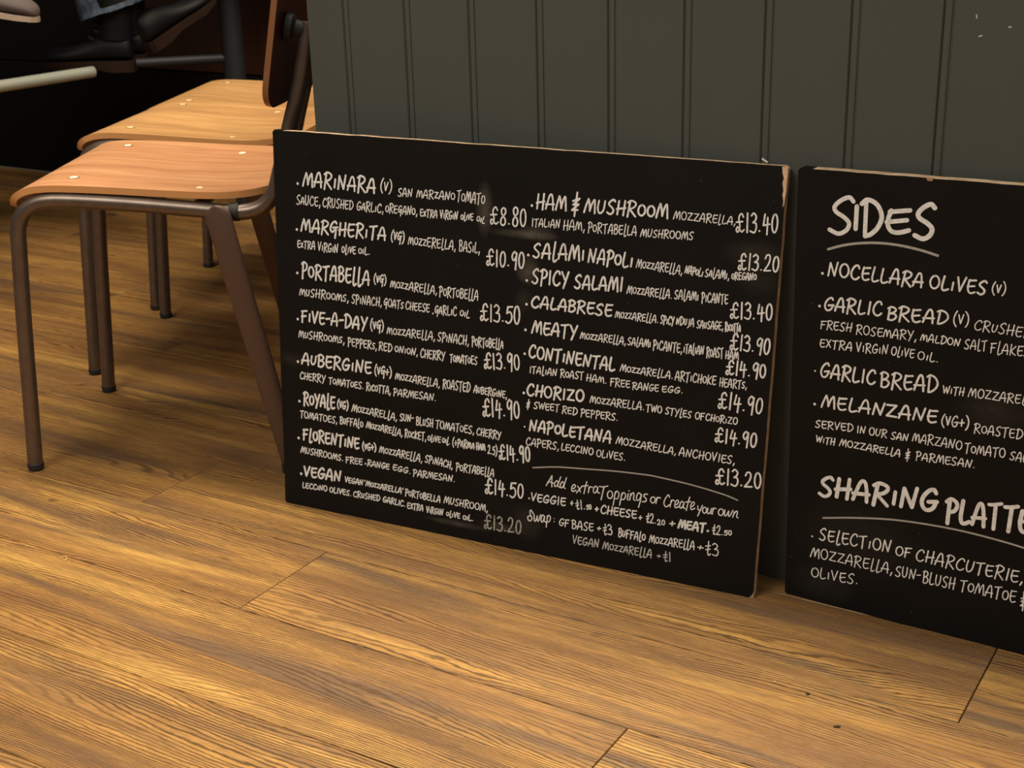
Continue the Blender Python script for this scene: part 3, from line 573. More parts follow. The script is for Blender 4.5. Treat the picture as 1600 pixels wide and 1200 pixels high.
WORDS_2 = [
 ('sides_heading', [('S',29.1,486.1,65.3,490.2,42,6.22,0), ('I',60.6,492.7,70.5,493.8,29.4,6.19,0), ('D',70.3,487.6,98.6,490.9,41.2,6.15,0), ('E',98.4,493.2,131.5,496.9,27.9,6.09,0), ('S',131.2,490.9,161.5,495.5,38,6.03,0)]),
 ('nocellara', [('•',25.9,435.9,25.9,435.9,0,2.74,0), ('NOCELLARA',32.1,433.8,148.4,435.1,16.9,2.69,0), ('OLiVES',154.6,434.9,220.5,435.9,16.4,2.6,0), ('(v)',225.4,439,241.3,439.7,12.7,1.76,0)]),
 ('garlic_bread', [('•',24.7,395,24.7,395,0,2.79,0), ('GARLIC',30.4,391,102.6,393.5,17.3,2.75,0), ('BREAD',108.5,390.2,181.4,395.4,16.1,2.68,0), ('(v)',186,396.1,204.3,397.8,14.1,1.81,0), ('CRuSHED',210,393.6,274,392.8,12.3,1.45,0), ('FRESH',27.2,367.4,67.7,368.7,10.6,1.56,0), ('ROSEmARY,',72,367.2,145.3,370.2,11.3,1.53,0), ('mALDON',149.3,370.8,196.5,371,9.4,1.5,0), ('SAlT',200.6,369.1,227.5,371.3,11.3,1.48,0), ('FlAKES',230.1,369.7,274.1,371,12,1.46,0), ('EXTRA',27.7,344.1,69.2,345.3,10.5,1.57,0), ('ViRGiN',74,345,113.7,348.2,11.6,1.55,0), ('OliVE',116.3,348.1,145,348.3,10.6,1.53,0), ('OiL.',148.1,347.5,172.3,347.8,10.4,1.51,0)]),
 ('garlic_bread_mozzarella', [('•',23.8,312.1,23.8,312.1,0,1.89,0), ('GARLIC',30.6,305.5,101,307.9,18.6,2.84,0), ('BREAD',105.9,306.1,176.4,311.6,19,2.77,0), ('WiTH',180.9,311.4,206.6,312.3,10.2,1.52,0), ('MOZZARE',210.1,312.4,270.3,314.5,11.1,1.49,0), ('LLA',271.5,313.2,299.4,315.3,10.6,1.47,0)]),
 ('melanzane', [('•',25.8,269,25.8,269,0,2.91,0), ('MELANZANE',33.5,266.5,179.1,273.2,17,2.84,0), ('(vG+)',182.8,271.1,215.6,273.7,13.7,1.89,0), ('RoASTED',220.8,270,276.8,272.1,11.6,1.51,0), ('SERVED',27.8,238.9,77.7,242.4,10.2,1.63,0), ('IN',82,242.1,93.3,243,9,1.61,0), ('OUR',96.6,242.5,119.4,242.8,10.1,1.6,0), ('SAN',123.7,242.6,146.1,243.8,9.5,1.59,0), ('mARZANO',149.7,244.4,209.7,245.4,11.6,1.56,0), ('ToMATO',212.6,243.1,259.7,246.1,11.8,1.54,0), ('SAUCE',263.8,244.8,300.5,244.6,10.9,1.51,0), ('WiTH',30.1,219.9,55.6,220,9.2,1.64,0), ('MOZZARELlA',60,220.8,137.8,222.2,9.1,1.62,0), ('&',143.2,220,150.5,220.9,12.2,1.59,0), ('PARMESAN.',155.9,222.3,225.8,225.7,10.1,1.57,0)]),
 ('sharing_platters_heading', [('SHARiNG',36.6,149.6,189.4,160.4,27.8,5.56,0), ('PLATTE',197,152.1,299.3,159.9,29.9,5.33,0), ('RS',302.4,157.4,335.6,160.6,27.6,5.21,0)]),
 ('selection', [('•',32.8,90.7,32.8,90.7,0,2.04,0), ('SElECTiON',41.9,88.4,136.3,93.4,16,2.09,0), ('OF',140.9,91.7,161.9,92.6,13.1,2.05,0), ('CHARCUTERIE,',166.4,91.4,294.3,92.9,16,2,0), ('MOZZAREllA,',31.2,62,139.3,65.3,14.2,1.71,0), ('SUN-',142.7,63.3,175.4,65.5,13.9,1.68,0), ('BLUSH',177.3,63.4,217.6,65,15.6,1.66,0), ('ToMAToE',222.6,65.4,289.6,66.7,15.3,1.63,0), ('&',294.2,61.8,302.2,62.7,18,1.61,0), ('OLiVES.',34.7,34,96,39.2,14.1,1.74,0)]),
]
RULES_2 = [([(31.2, 466.1), (48.7, 472.8), (70.3, 478.1), (94.7, 481.0), (120.0, 480.7), (143.1, 477.9), (161.6, 474.2)], 3.024), ([(45.7, 119.5), (88.1, 129.5), (132.2, 137.6), (175.3, 141.6), (217.4, 143.0), (258.8, 141.5), (291.3, 138.7), (323.4, 134.1)], 2.304), ]

def menu_board(name, label, origin, a2, up, quad, thick, face_mat, groups, rules, notch):
    """quad in metres: BL, BR, TR, TL in the plane of the face; local x along, z up the board, y into the wall"""
    t = bpy.data.objects.new(name, None); COL.objects.link(t); tag(t, label, 'menu board')
    nn = a2.cross(up)
    if nn.y < 0: nn = -nn
    yl = up.cross(a2)                     # local y so that (x, y, z) is right handed
    t.matrix_world = Matrix(((a2.x, yl.x, up.x, origin.x), (a2.y, yl.y, up.y, origin.y), (a2.z, yl.z, up.z, origin.z - 0.0006), (0, 0, 0, 1)))
    # outline with slightly worn edges
    rim = []
    cor = 0.0035
    for i in range(4):
        p = V((*quad[i], 0)); q = V((*quad[(i + 1) % 4], 0)); d = (q - p); L = d.length; d.normalize(); nrm = V((-d.y, d.x, 0))
        steps = int(L / 0.018)
        for s in range(steps):
            u = s / steps
            off = RNG.uniform(0, 0.0007) if s else 0.0
            if i == 3 or i == 0: off *= 0.6
            if s == 0: rim.append(p + d * cor)
            else: rim.append(p + d * (L * u) + nrm * off)
        rim.append(q - d * cor)
    bm = bmesh.new()
    bev = 0.0007
    f = [bm.verts.new((p.x, 0.0, p.y)) for p in rim]
    cx = sum(p.x for p in rim) / len(rim); cy = sum(p.y for p in rim) / len(rim)
    sx = lambda p, e: V((p.x + (e if p.x > cx else -e), p.y + (e if p.y > cy else -e), 0))
    m_ = [bm.verts.new((p.x, bev, p.y)) for p in rim]
    b = [bm.verts.new((p.x, thick, p.y)) for p in rim]
    n = len(rim)
    ff = bm.faces.new(f); ff.material_index = 0
    bf = bm.faces.new(b[::-1]); bf.material_index = 0
    for i in range(n):
        j = (i + 1) % n
        left = rim[i].x < 0.02 and rim[j].x < 0.02
        bottom = rim[i].y < 0.01 and rim[j].y < 0.01
        e = bm.faces.new((f[i], m_[i], m_[j], f[j])); e.material_index = 0 if (left or bottom) else 1
        e = bm.faces.new((m_[i], b[i], b[j], m_[j])); e.material_index = 0 if (left or bottom) else 1
    bmesh.ops.recalc_face_normals(bm, faces=bm.faces)
    obj('panel', bm, [face_mat, M['board_edge']], t)
    # chips where the black paint has come away
    for pts in notch:
        bm = bmesh.new()
        bm.faces.new([bm.verts.new((x, -0.00008, z)) for x, z in pts])
        lo = [bm.verts.new((x, -0.00008, z)) for x, z in pts]; hi = [bm.verts.new((x, 0.0003, z)) for x, z in pts]
        for i in range(len(pts)): bm.faces.new((lo[i], hi[i], hi[(i + 1) % len(pts)], lo[(i + 1) % len(pts)]))
        obj('bare_chip', bm, M['bare_fibre'] if len(pts) < 8 else M['board_edge'], t)
    for g, words in groups:
        heading = g.endswith('heading') or g == 'sides'
        bms = [bmesh.new() for _ in range(3)]
        for w in words: write_word(bms[w[7]], *w[:7])
        main = 0 if words[0][7] == 0 else words[0][7]
        names = ['menu_heading' if g in ('sides_heading', 'sharing_platters_heading') else 'menu_entry', 'faded_writing', 'dusty_price']
        for k_, b_ in enumerate(bms):
            if len(b_.faces): obj(names[k_], b_, [M['chalk'], M['chalk_dim'], M['chalk_grey']][k_], t)
            else: b_.free()
    for pts, w in rules:
        bm = bmesh.new(); P = smooth_path([V((x * .001, y * .001, 0)) for x, y in pts], 5)
        add_ribbon(bm, P, w * .001, 0.00015); obj('underline', bm, M['chalk_rule'], t)
    return t

Q1 = [(0.0, 0.0), (0.7402, 0.0), (0.7488, 0.5616), (-0.0019, 0.5642)]
corner_chip = [(0.7492, 0.5616), (0.7485, 0.535), (0.7470, 0.515), (0.7452, 0.512), (0.7457, 0.520), (0.7442, 0.527), (0.7450, 0.533), (0.7432, 0.541), (0.7446, 0.547), (0.7426, 0.553), (0.7418, 0.5605)]
foot_chip = [(0.7405, 0.0006), (0.7340, 0.0008), (0.7368, 0.0032), (0.7395, 0.0075), (0.7405, 0.0125)]
menu_board('menu_board', 'black chalk menu board listing pizzas and prices in two columns, beside the chairs',
           V((-0.3512, 1.9671, 0.0)), V((0.8886, -0.4587, 0)).normalized(), V((0.0394, 0.0763, 0.9963)).normalized(), Q1, 0.0115, M['board_1'], WORDS_1, RULES_1, [corner_chip, foot_chip])
Q2 = [(0.0, 0.0), (0.752, 0.0), (0.738, 0.5694), (-0.0119, 0.5601)]
nick = [(0.1415, 0.5622), (0.1420, 0.5594), (0.1440, 0.5584), (0.1475, 0.5585), (0.1488, 0.5600), (0.1492, 0.5623)]
menu_board('menu_board', 'black chalk menu board headed SIDES and SHARING PLATTERS, at the right edge',
           V((0.3496, 1.639, 0.0)), V((0.8346, -0.5509, 0)).normalized(), V((0.011, 0.0167, 0.9998)).normalized(), Q2, 0.0165, M['board_2'], WORDS_2, RULES_2, [nick])

# scrap of paper caught behind the first board
bm = bmesh.new(); add_box(bm, (-0.0042, 0, -0.0012), (0.0042, 0.0004, 0.0012))
o = obj('paper_scrap', bm, M['paper']); tag(o, 'tiny white paper scrap stuck on the top edge of the pizza menu board', 'scrap')
p = V((-0.3512, 1.9671, 0)) + V((0.8886, -0.4587, 0)) * 0.7185 + V((0.0394, 0.0763, 0.9963)) * 0.5655 + V((0.457, 0.8853, -0.0859)) * 0.004
o.location = p; o.rotation_euler = (0.2, 0.5, YAW)

# ------------------------------------------------------------------ chairs
# local frame: +x towards the chair front, +y across (near side 0, far side CW), z up
CW = 0.366
def side_curve(y):
    leg = [V((0.0, y, 0.012)), V((-0.008, y, 0.13)), V((-0.017, y, 0.26)), V((-0.0265, y, 0.375))]
    rail = [V((-0.0265, y, 0.375)), V((-0.029, y, 0.400)), V((-0.038, y, 0.422)), V((-0.055, y, 0.437)), V((-0.080, y, 0.4445)), V((-0.12, y, 0.4445)), V((-0.206, y, 0.4385)),
            V((-0.30, y, 0.4295)), V((-0.355, y, 0.4240)), V((-0.386, y, 0.4240)), V((-0.409, y, 0.430)), V((-0.425, y, 0.443)), V((-0.435, y, 0.460)), V((-0.444, y, 0.488))]
    upr = [V((-0.444, y, 0.488)), V((-0.464, y, 0.554)), V((-0.479, y, 0.600)), V((-0.491, y, 0.645)), V((-0.504, y, 0.700))]
    return leg, rail, upr

def seat_bm():
    prof = [(-0.0175, 0.4345), (-0.021, 0.4445), (-0.029, 0.4545), (-0.042, 0.4625), (-0.058, 0.4670), (-0.078, 0.4690), (-0.105, 0.4690), (-0.16, 0.4665), (-0.22, 0.4625), (-0.28, 0.4585), (-0.33, 0.456), (-0.37, 0.4555), (-0.405, 0.457), (-0.432, 0.4600)]
    # resample
    pr = smooth_path([V((x, 0, z)) for x, z in prof], 3)
    ny = 24; ya, yb = -0.006, CW + 0.006; th = 0.0105
    xs0, xs1 = prof[0][0], prof[-1][0]
    def inset(x):       # how far the side edge comes in at this x (rounded corners)
        R = 0.095; r2 = 0.022
        e = 0.0
        if x < xs1 + R:
            u = (xs1 + R - x); u = min(u, R); e = R - math.sqrt(max(R * R - u * u, 0.0))
        if x > xs0 - r2:
            u = x - (xs0 - r2); u = min(u, r2 * 0.999); e = max(e, r2 - math.sqrt(r2 * r2 - u * u))
        return min(e, R * 0.93)
    bm = bmesh.new(); top, bot = [], []
    for i, p in enumerate(pr):
        a = pr[max(i - 1, 0)]; b = pr[min(i + 1, len(pr) - 1)]; t = (b - a).normalized(); nrm = V((t.z, 0, -t.x))
        if nrm.z < 0: nrm = -nrm
        e = inset(p.x); rt, rb = [], []
        for j in range(ny + 1):
            v = j / ny; y = ya + e + (yb - ya - 2 * e) * v
            c = (y - (ya + yb) / 2) / ((yb - ya) / 2)
            k = min(1.0, max(0.0, (-0.10 - p.x) / 0.12)) * (1 - max(0.0, (-0.33 - p.x) / 0.12) * 0.5)
            dz = -0.0055 * (1 - c * c) * k
            q = V((p.x, y, p.z + dz)); rt.append(bm.verts.new(q)); rb.append(bm.verts.new(q - nrm * th))
        top.append(rt); bot.append(rb)
    n = len(pr)
    for i in range(n - 1):
        for j in range(ny):
            bm.faces.new((top[i][j], top[i + 1][j], top[i + 1][j + 1], top[i][j + 1]))
            bm.faces.new((bot[i][j], bot[i][j + 1], bot[i + 1][j + 1], bot[i + 1][j]))
        for A_, B_ in ((0, 1), (ny, -1)):
            f = bm.faces.new((top[i][A_], bot[i][A_], bot[i + 1][A_], top[i + 1][A_])); f.material_index = 1
    for i in (0, n - 1):
        for j in range(ny):
            f = bm.faces.new((top[i][j], top[i][j + 1], bot[i][j + 1], bot[i][j])); f.material_index = 1
    bmesh.ops.recalc_face_normals(bm, faces=bm.faces)
    return bm

def backrest_bm():
    # local plate coordinates: w across (y), v up; rounded corners, curved about a vertical axis
    y0, y1 = -0.043, CW + 0.043; z0, z1 = 0.583, 0.775; th = 0.0085; R = 0.036
    def xs(y, z):
        c = (y - (y0 + y1) / 2) / ((y1 - y0) / 2)
        return -0.435 - 0.19 * (z - 0.603) - 0.018 * (1 - c * c)
    nz, ny = 22, 30; F, Bk = [], []
    bm = bmesh.new()
    for i in range(nz + 1):
        z = z0 + (z1 - z0) * (0.5 - 0.5 * math.cos(math.pi * i / nz)); e = 0.0
        dz = min(z - z0, z1 - z)
        if dz < R: u = R - dz; e = R - math.sqrt(max(R * R - u * u, 0))
        rf, rb = [], []
        for j in range(ny + 1):
            y = y0 + e + (y1 - y0 - 2 * e) * j / ny
            rf.append(bm.verts.new((xs(y, z), y, z))); rb.append(bm.verts.new((xs(y, z) - th, y, z - 0.002)))
        F.append(rf); Bk.append(rb)
    for i in range(nz):
        for j in range(ny):
            bm.faces.new((F[i][j], F[i][j + 1], F[i + 1][j + 1], F[i + 1][j]))
            bm.faces.new((Bk[i][j], Bk[i + 1][j], Bk[i + 1][j + 1], Bk[i][j + 1]))
        for j in (0, ny):
            f = bm.faces.new((F[i][j], F[i + 1][j], Bk[i + 1][j], Bk[i][j])); f.material_index = 1
    for i in (0, nz):
        for j in range(ny):
            f = bm.faces.new((F[i][j], F[i][j + 1], Bk[i][j + 1], Bk[i][j])); f.material_index = 1
    bmesh.ops.recalc_face_normals(bm, faces=bm.faces)
    return bm

def make_chair(label, seat_mat, rivet_mat):
    t = thing('school_chair', label, 'chair', group='plywood school chairs in a row')
    obj('seat', seat_bm(), [seat_mat, M['ply_edge']], t, smooth=True)
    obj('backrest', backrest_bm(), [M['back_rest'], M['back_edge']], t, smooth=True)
    for y, out in ((0.0, -1), (CW, 1)):
        leg, rail, upr = side_curve(y)
        bm = bmesh.new(); add_tube(bm, smooth_path(leg, 4), 0.0122, caps=True); lg = obj('leg', bm, M['tube'], t, smooth=True)
        bm = bmesh.new(); add_lathe(bm, [(0.0095, 0.0), (0.0125, 0.002), (0.0132, 0.006), (0.0132, 0.0115), (0.0124, 0.0125)], Matrix.Translation((0, y, 0))); obj('foot_cap', bm, M['rubber'], lg, smooth=True)
        bm = bmesh.new(); add_tube(bm, smooth_path(rail, 6), 0.0122); obj('side_rail', bm, M['tube'], t, smooth=True)
        bm = bmesh.new(); add_tube(bm, smooth_path(upr, 4), 0.0118); obj('back_upright', bm, M['tube'], t, smooth=True)
        # flattened rear leg, welded to the outside of the rail
        C_ = [V((-0.3435, y + out * 0.0165, 0.4375)), V((-0.352, y + out * 0.019, 0.40)), V((-0.366, y + out * 0.0205, 0.33)), V((-0.392, y + out * 0.019, 0.20)), V((-0.428, y + out * 0.016, 0.014))]
        P = smooth_path(C_, 8)
        top = P[0]; nx = P[1]
        P = [top + (nx - top) * f_ for f_ in (0.0, 0.04, 0.12, 0.25, 0.45, 0.7)] + P[1:]
        dist = [0.0]
        for i_ in range(1, len(P)): dist.append(dist[-1] + (P[i_] - P[i_ - 1]).length)
        def fl(i, n):
            half = 0.0205 * (1 - 0.20 * dist[i] / dist[-1])
            if dist[i] < half: half *= math.sqrt(max(0.02, 1 - (1 - dist[i] / half) ** 2))
            return (0.0058, half)
        bm = bmesh.new(); add_tube(bm, P, 0.01, seg=24, flat=lambda i, n: fl(i, n)); lg = obj('leg', bm, M['flat'], t, smooth=True); lg['label'] = 'broad flattened rear leg in brown steel'
        bm = bmesh.new(); add_lathe(bm, [(0.012, 0.0), (0.0165, 0.003), (0.0165, 0.018)], Matrix.Translation((-0.429, y + out * 0.016, 0)) @ Matrix.Diagonal((1.15, 0.62, 1, 1))); obj('foot_cap', bm, M['rubber'], lg, smooth=True)
        # weld collar
        bm = bmesh.new(); add_tube(bm, [V((-0.366 + dx, y, 0.4240 + abs(dx) * 0.0)) for dx in (-0.010, -0.005, 0.0, 0.004)], 0.0142); obj('collar', bm, M['rubber'], t, smooth=True)
        # disc fixing between upright and backrest
        mt = Matrix.Translation((-0.487, y, 0.692)) @ Matrix.Rotation(math.radians(-90 - 11), 4, 'Y')
        bm = bmesh.new(); add_lathe(bm, [(0.0175, -0.0195), (0.0205, -0.017), (0.0205, -0.008), (0.013, -0.003), (0.011, 0.010), (0.006, 0.014)], mt); obj('disc_fixing', bm, M['table_metal'], t, smooth=True)
    for x in (-0.107, -0.307):
        zt = 0.4440 if x > -0.2 else 0.4290
        bm = bmesh.new(); add_tube(bm, [V((x, 0.008, zt)), V((x, CW / 2, zt)), V((x, CW - 0.008, zt))], 0.0095); obj('cross_bar', bm, M['tube'], t, smooth=True)
    bm = bmesh.new(); add_box(bm, (-0.195, 0.05, 0.4225), (-0.165, CW - 0.05, 0.434)); bevel_all(bm, 0.002, 1); obj('stacking_block', bm, M['rubber'], t)
    for x, y in ((-0.107, 0.046), (-0.107, CW - 0.052), (-0.307, 0.050), (-0.307, CW - 0.034)):
        zz = 0.4688 if x > -0.2 else 0.4535
        mt = Matrix.Translation((x, y, zz))
        bm = bmesh.new(); add_lathe(bm, [(0.0088, -0.002), (0.0088, 0.0003), (0.0070, 0.0005)], mt); rv = obj('rivet', bm, M['rivet_ring'], t, smooth=True)
        bm = bmesh.new(); add_lathe(bm, [(0.0068, 0.0), (0.0066, 0.0010), (0.0045, 0.0016), (0.001, 0.0018)], mt); obj('rivet_head', bm, rivet_mat, rv, smooth=True)
    return t

FW = V((-0.99773, 0.06733, 0)); SD = V((0.06733, 0.99773, 0)); A0 = V((-0.78016, 2.12396, 0))
def place(t, f, s, ang):
    """f, s : far front foot, measured along the row's forward and side directions; the local y axis runs back towards the near side"""
    c, n_ = math.cos(ang), math.sin(ang)
    fx = FW * c + SD * n_
    t.location = A0 + FW * f + SD * s; t.rotation_euler = (0, 0, math.atan2(fx.y, fx.x))

def copy_tree(o, parent=None):
    c = o.copy(); COL.objects.link(c)
    if parent: c.parent = parent
    for ch in list(o.children): copy_tree(ch, c)
    return c
chair_a = make_chair('nearest school chair, orange plywood seat with four cream rivets, bronze tube frame', M['seat_orange'], M['rivet_white'])
chair_b = make_chair('middle school chair of the row, honey plywood seat with dull brass rivets', M['seat_honey'], M['rivet_brass'])
chair_c = copy_tree(chair_b); chair_c['label'] = 'farthest school chair of the row, honey plywood seat, nearest the dark table post'

place(chair_a, 0.0, 0.366, 0.0)
place(chair_b, 0.027, 0.828, math.radians(5))
place(chair_c, 0.042, 1.244, math.radians(4))
chair_c.scale = (1.0, 0.97, 0.967)

# ------------------------------------------------------------------ stools and seated people in the dark beyond
def local_tube(parent, name, pts, r, m, seg=18, smooth=True):
    bm = bmesh.new(); add_tube(bm, [V(p) for p in pts], r, seg=seg); return obj(name, bm, m, parent, smooth=smooth)

def stool(label, x, y, rest):
    """pedestal stool: round seat on a thick post, with a straight foot rail reaching out from the post"""
    t = thing('bar_stool', label, 'stool', (x, y, 0), 0, 'pedestal bar stools')
    local_tube(t, 'post', [(0, 0, 0.012), (0, 0, 0.35), (0, 0, 0.70)], 0.0295, M['table_metal'])
    bm = bmesh.new(); add_lathe(bm, [(0.055, 0.0), (0.055, 0.006), (0.045, 0.014), (0.034, 0.03)], seg=32); obj('base_plate', bm, M['table_metal'], t, smooth=True)
    bm = bmesh.new(); add_lathe(bm, [(0.15, 0.695), (0.175, 0.705), (0.18, 0.73), (0.165, 0.748), (0.10, 0.755), (0.01, 0.757)], seg=32); obj('seat', bm, M['dark_cloth'], t, smooth=True)
    n_ = 5
    local_tube(t, 'foot_rail', [(rest[0] * k / n_, rest[1] * k / n_, 0.436 + rest[2] * k / n_) for k in range(n_ + 1)], 0.0125, M['table_metal'])
    return t

def skin_mesh(name, verts, edges, radii, m, parent, levels=2, root=0):
    me = bpy.data.meshes.new(name); me.from_pydata([tuple(v) for v in verts], edges, []); me.materials.append(m)
    o = bpy.data.objects.new(name, me); COL.objects.link(o); o.parent = parent
    md = o.modifiers.new('skin', 'SKIN'); md.use_smooth_shade = True
    for i, r in enumerate(radii):
        sv = me.skin_vertices[0].data[i]; sv.radius = (r, r) if not isinstance(r, tuple) else r; sv.use_root = (i == root)
    sb = o.modifiers.new('subsurf', 'SUBSURF'); sb.levels = levels; sb.render_levels = levels
    return o

def boot_bm(trainer=False):
    """shoe built as cross sections from heel (x=0) to toe (x=0.27); sole separate"""
    secs = [(0.000, 0.026, 0.030, 0.10), (0.020, 0.034, 0.030, 0.115), (0.060, 0.036, 0.030, 0.118), (0.095, 0.034, 0.030, 0.105), (0.130, 0.037, 0.030, 0.083),
            (0.170, 0.043, 0.028, 0.070), (0.210, 0.046, 0.026, 0.066), (0.245, 0.041, 0.026, 0.062), (0.264, 0.030, 0.028, 0.052), (0.272, 0.016, 0.030, 0.042)]
    if trainer: secs = [(x, w * 1.02, 0.020, z - 0.006 - (0.02 if x < 0.1 else 0)) for x, w, _, z in secs]
    bm = bmesh.new(); rings = []
    for x, w, zb, zt in secs:
        ring = []
        for k in range(16):
            t = 2 * math.pi * k / 16; c, s = math.cos(t), math.sin(t)
            hw = w * (1.0 if s < 0 else (1 - 0.38 * s * min(1, (zt - zb) / 0.08)))
            ring.append(bm.verts.new((x, hw * math.copysign(abs(c) ** 0.75, c), (zb + zt) / 2 + (zt - zb) / 2 * math.copysign(abs(s) ** 0.8, s))))
        rings.append(ring)
    for i in range(len(rings) - 1):
        for k in range(16): bm.faces.new((rings[i][k], rings[i + 1][k], rings[i + 1][(k + 1) % 16], rings[i][(k + 1) % 16]))
    bm.faces.new(rings[0]); bm.faces.new(rings[-1][::-1])
    bmesh.ops.recalc_face_normals(bm, faces=bm.faces)
    return bm
def sole_bm(heel=True):
    out = [(0.0, 0.020), (0.012, 0.032), (0.06, 0.037), (0.11, 0.034), (0.15, 0.040), (0.20, 0.049), (0.24, 0.043), (0.265, 0.027), (0.274, 0.010)]
    bm = bmesh.new(); outline = [(x, w) for x, w in out] + [(x, -w) for x, w in reversed(out)]
    def zb(x): return 0.010 if not heel else 0.0 if x < 0.085 else (0.012 if x < 0.11 else (0.010 if x < 0.24 else 0.016))
    lo = [bm.verts.new((x, y, zb(x))) for x, y in outline]; hi = [bm.verts.new((x * 0.995, y * 0.99, 0.031 if heel else 0.021)) for x, y in outline]
    n = len(outline)
    for i in range(n): bm.faces.new((lo[i], lo[(i + 1) % n], hi[(i + 1) % n], hi[i]))
    m_ = len(out)
    for i in range(m_ - 1):
        bm.faces.new((lo[i], lo[n - 1 - i], lo[n - 2 - i], lo[i + 1])); bm.faces.new((hi[i], hi[i + 1], hi[n - 2 - i], hi[n - 1 - i]))
    bmesh.ops.recalc_face_normals(bm, faces=bm.faces)
    return bm
def footwear(parent, loc, yaw, pitch, trainer=False, scale=1.0, roll=0.0, shaft=True):
    """pitch > 0 lifts the toe"""
    mt = Matrix.Translation(V(loc) - parent.location) @ Matrix.Rotation(yaw, 4, 'Z') @ Matrix.Rotation(-pitch, 4, 'Y') @ Matrix.Rotation(roll, 4, 'X') @ Matrix.Scale(scale, 4)
    sh = obj('shoe' if trainer else 'boot', boot_bm(trainer), M['trainer'] if trainer else M['boot'], parent, smooth=True); sh.matrix_local = mt
    sub_ = sh.modifiers.new('subsurf', 'SUBSURF'); sub_.levels = 1; sub_.render_levels = 2
    s2 = obj('sole', sole_bm(not trainer), M['trainer_sole'] if trainer else M['boot_sole'], sh)
    if not trainer and shaft:
        bm = bmesh.new(); add_tube(bm, smooth_path([V((0.050, 0, 0.09)), V((0.047, 0, 0.14)), V((0.045, 0, 0.20)), V((0.045, 0, 0.225))], 3), 0.044, seg=20, flat=lambda i, n: (0.040 + 0.010 * i / n, 0.050 + 0.006 * i / n)); obj('boot_shaft', bm, M['boot'], sh, smooth=True)
        for i in range(6):
            z = 0.092 + i * 0.020; x = 0.118 - i * 0.0035 if i < 1 else 0.103 - i * 0.0015
            bm = bmesh.new(); add_tube(bm, [V((x - 0.012, -0.026, z)), V((x + 0.002, -0.012, z + 0.004)), V((x + 0.004, 0.0, z + 0.006)), V((x + 0.002, 0.012, z + 0.004)), V((x - 0.012, 0.026, z))], 0.0026, seg=8); obj('lace', bm, M['lace'], sh, smooth=True)
    else:
        for i in range(4):
            z = 0.082 - i * 0.007; x = 0.105 + i * 0.018
            bm = bmesh.new(); add_tube(bm, [V((x, -0.020, z - 0.008)), V((x, 0, z + 0.003)), V((x, 0.020, z - 0.008))], 0.0025, seg=8); obj('lace', bm, M['trainer_sole'], sh, smooth=True)
    return sh

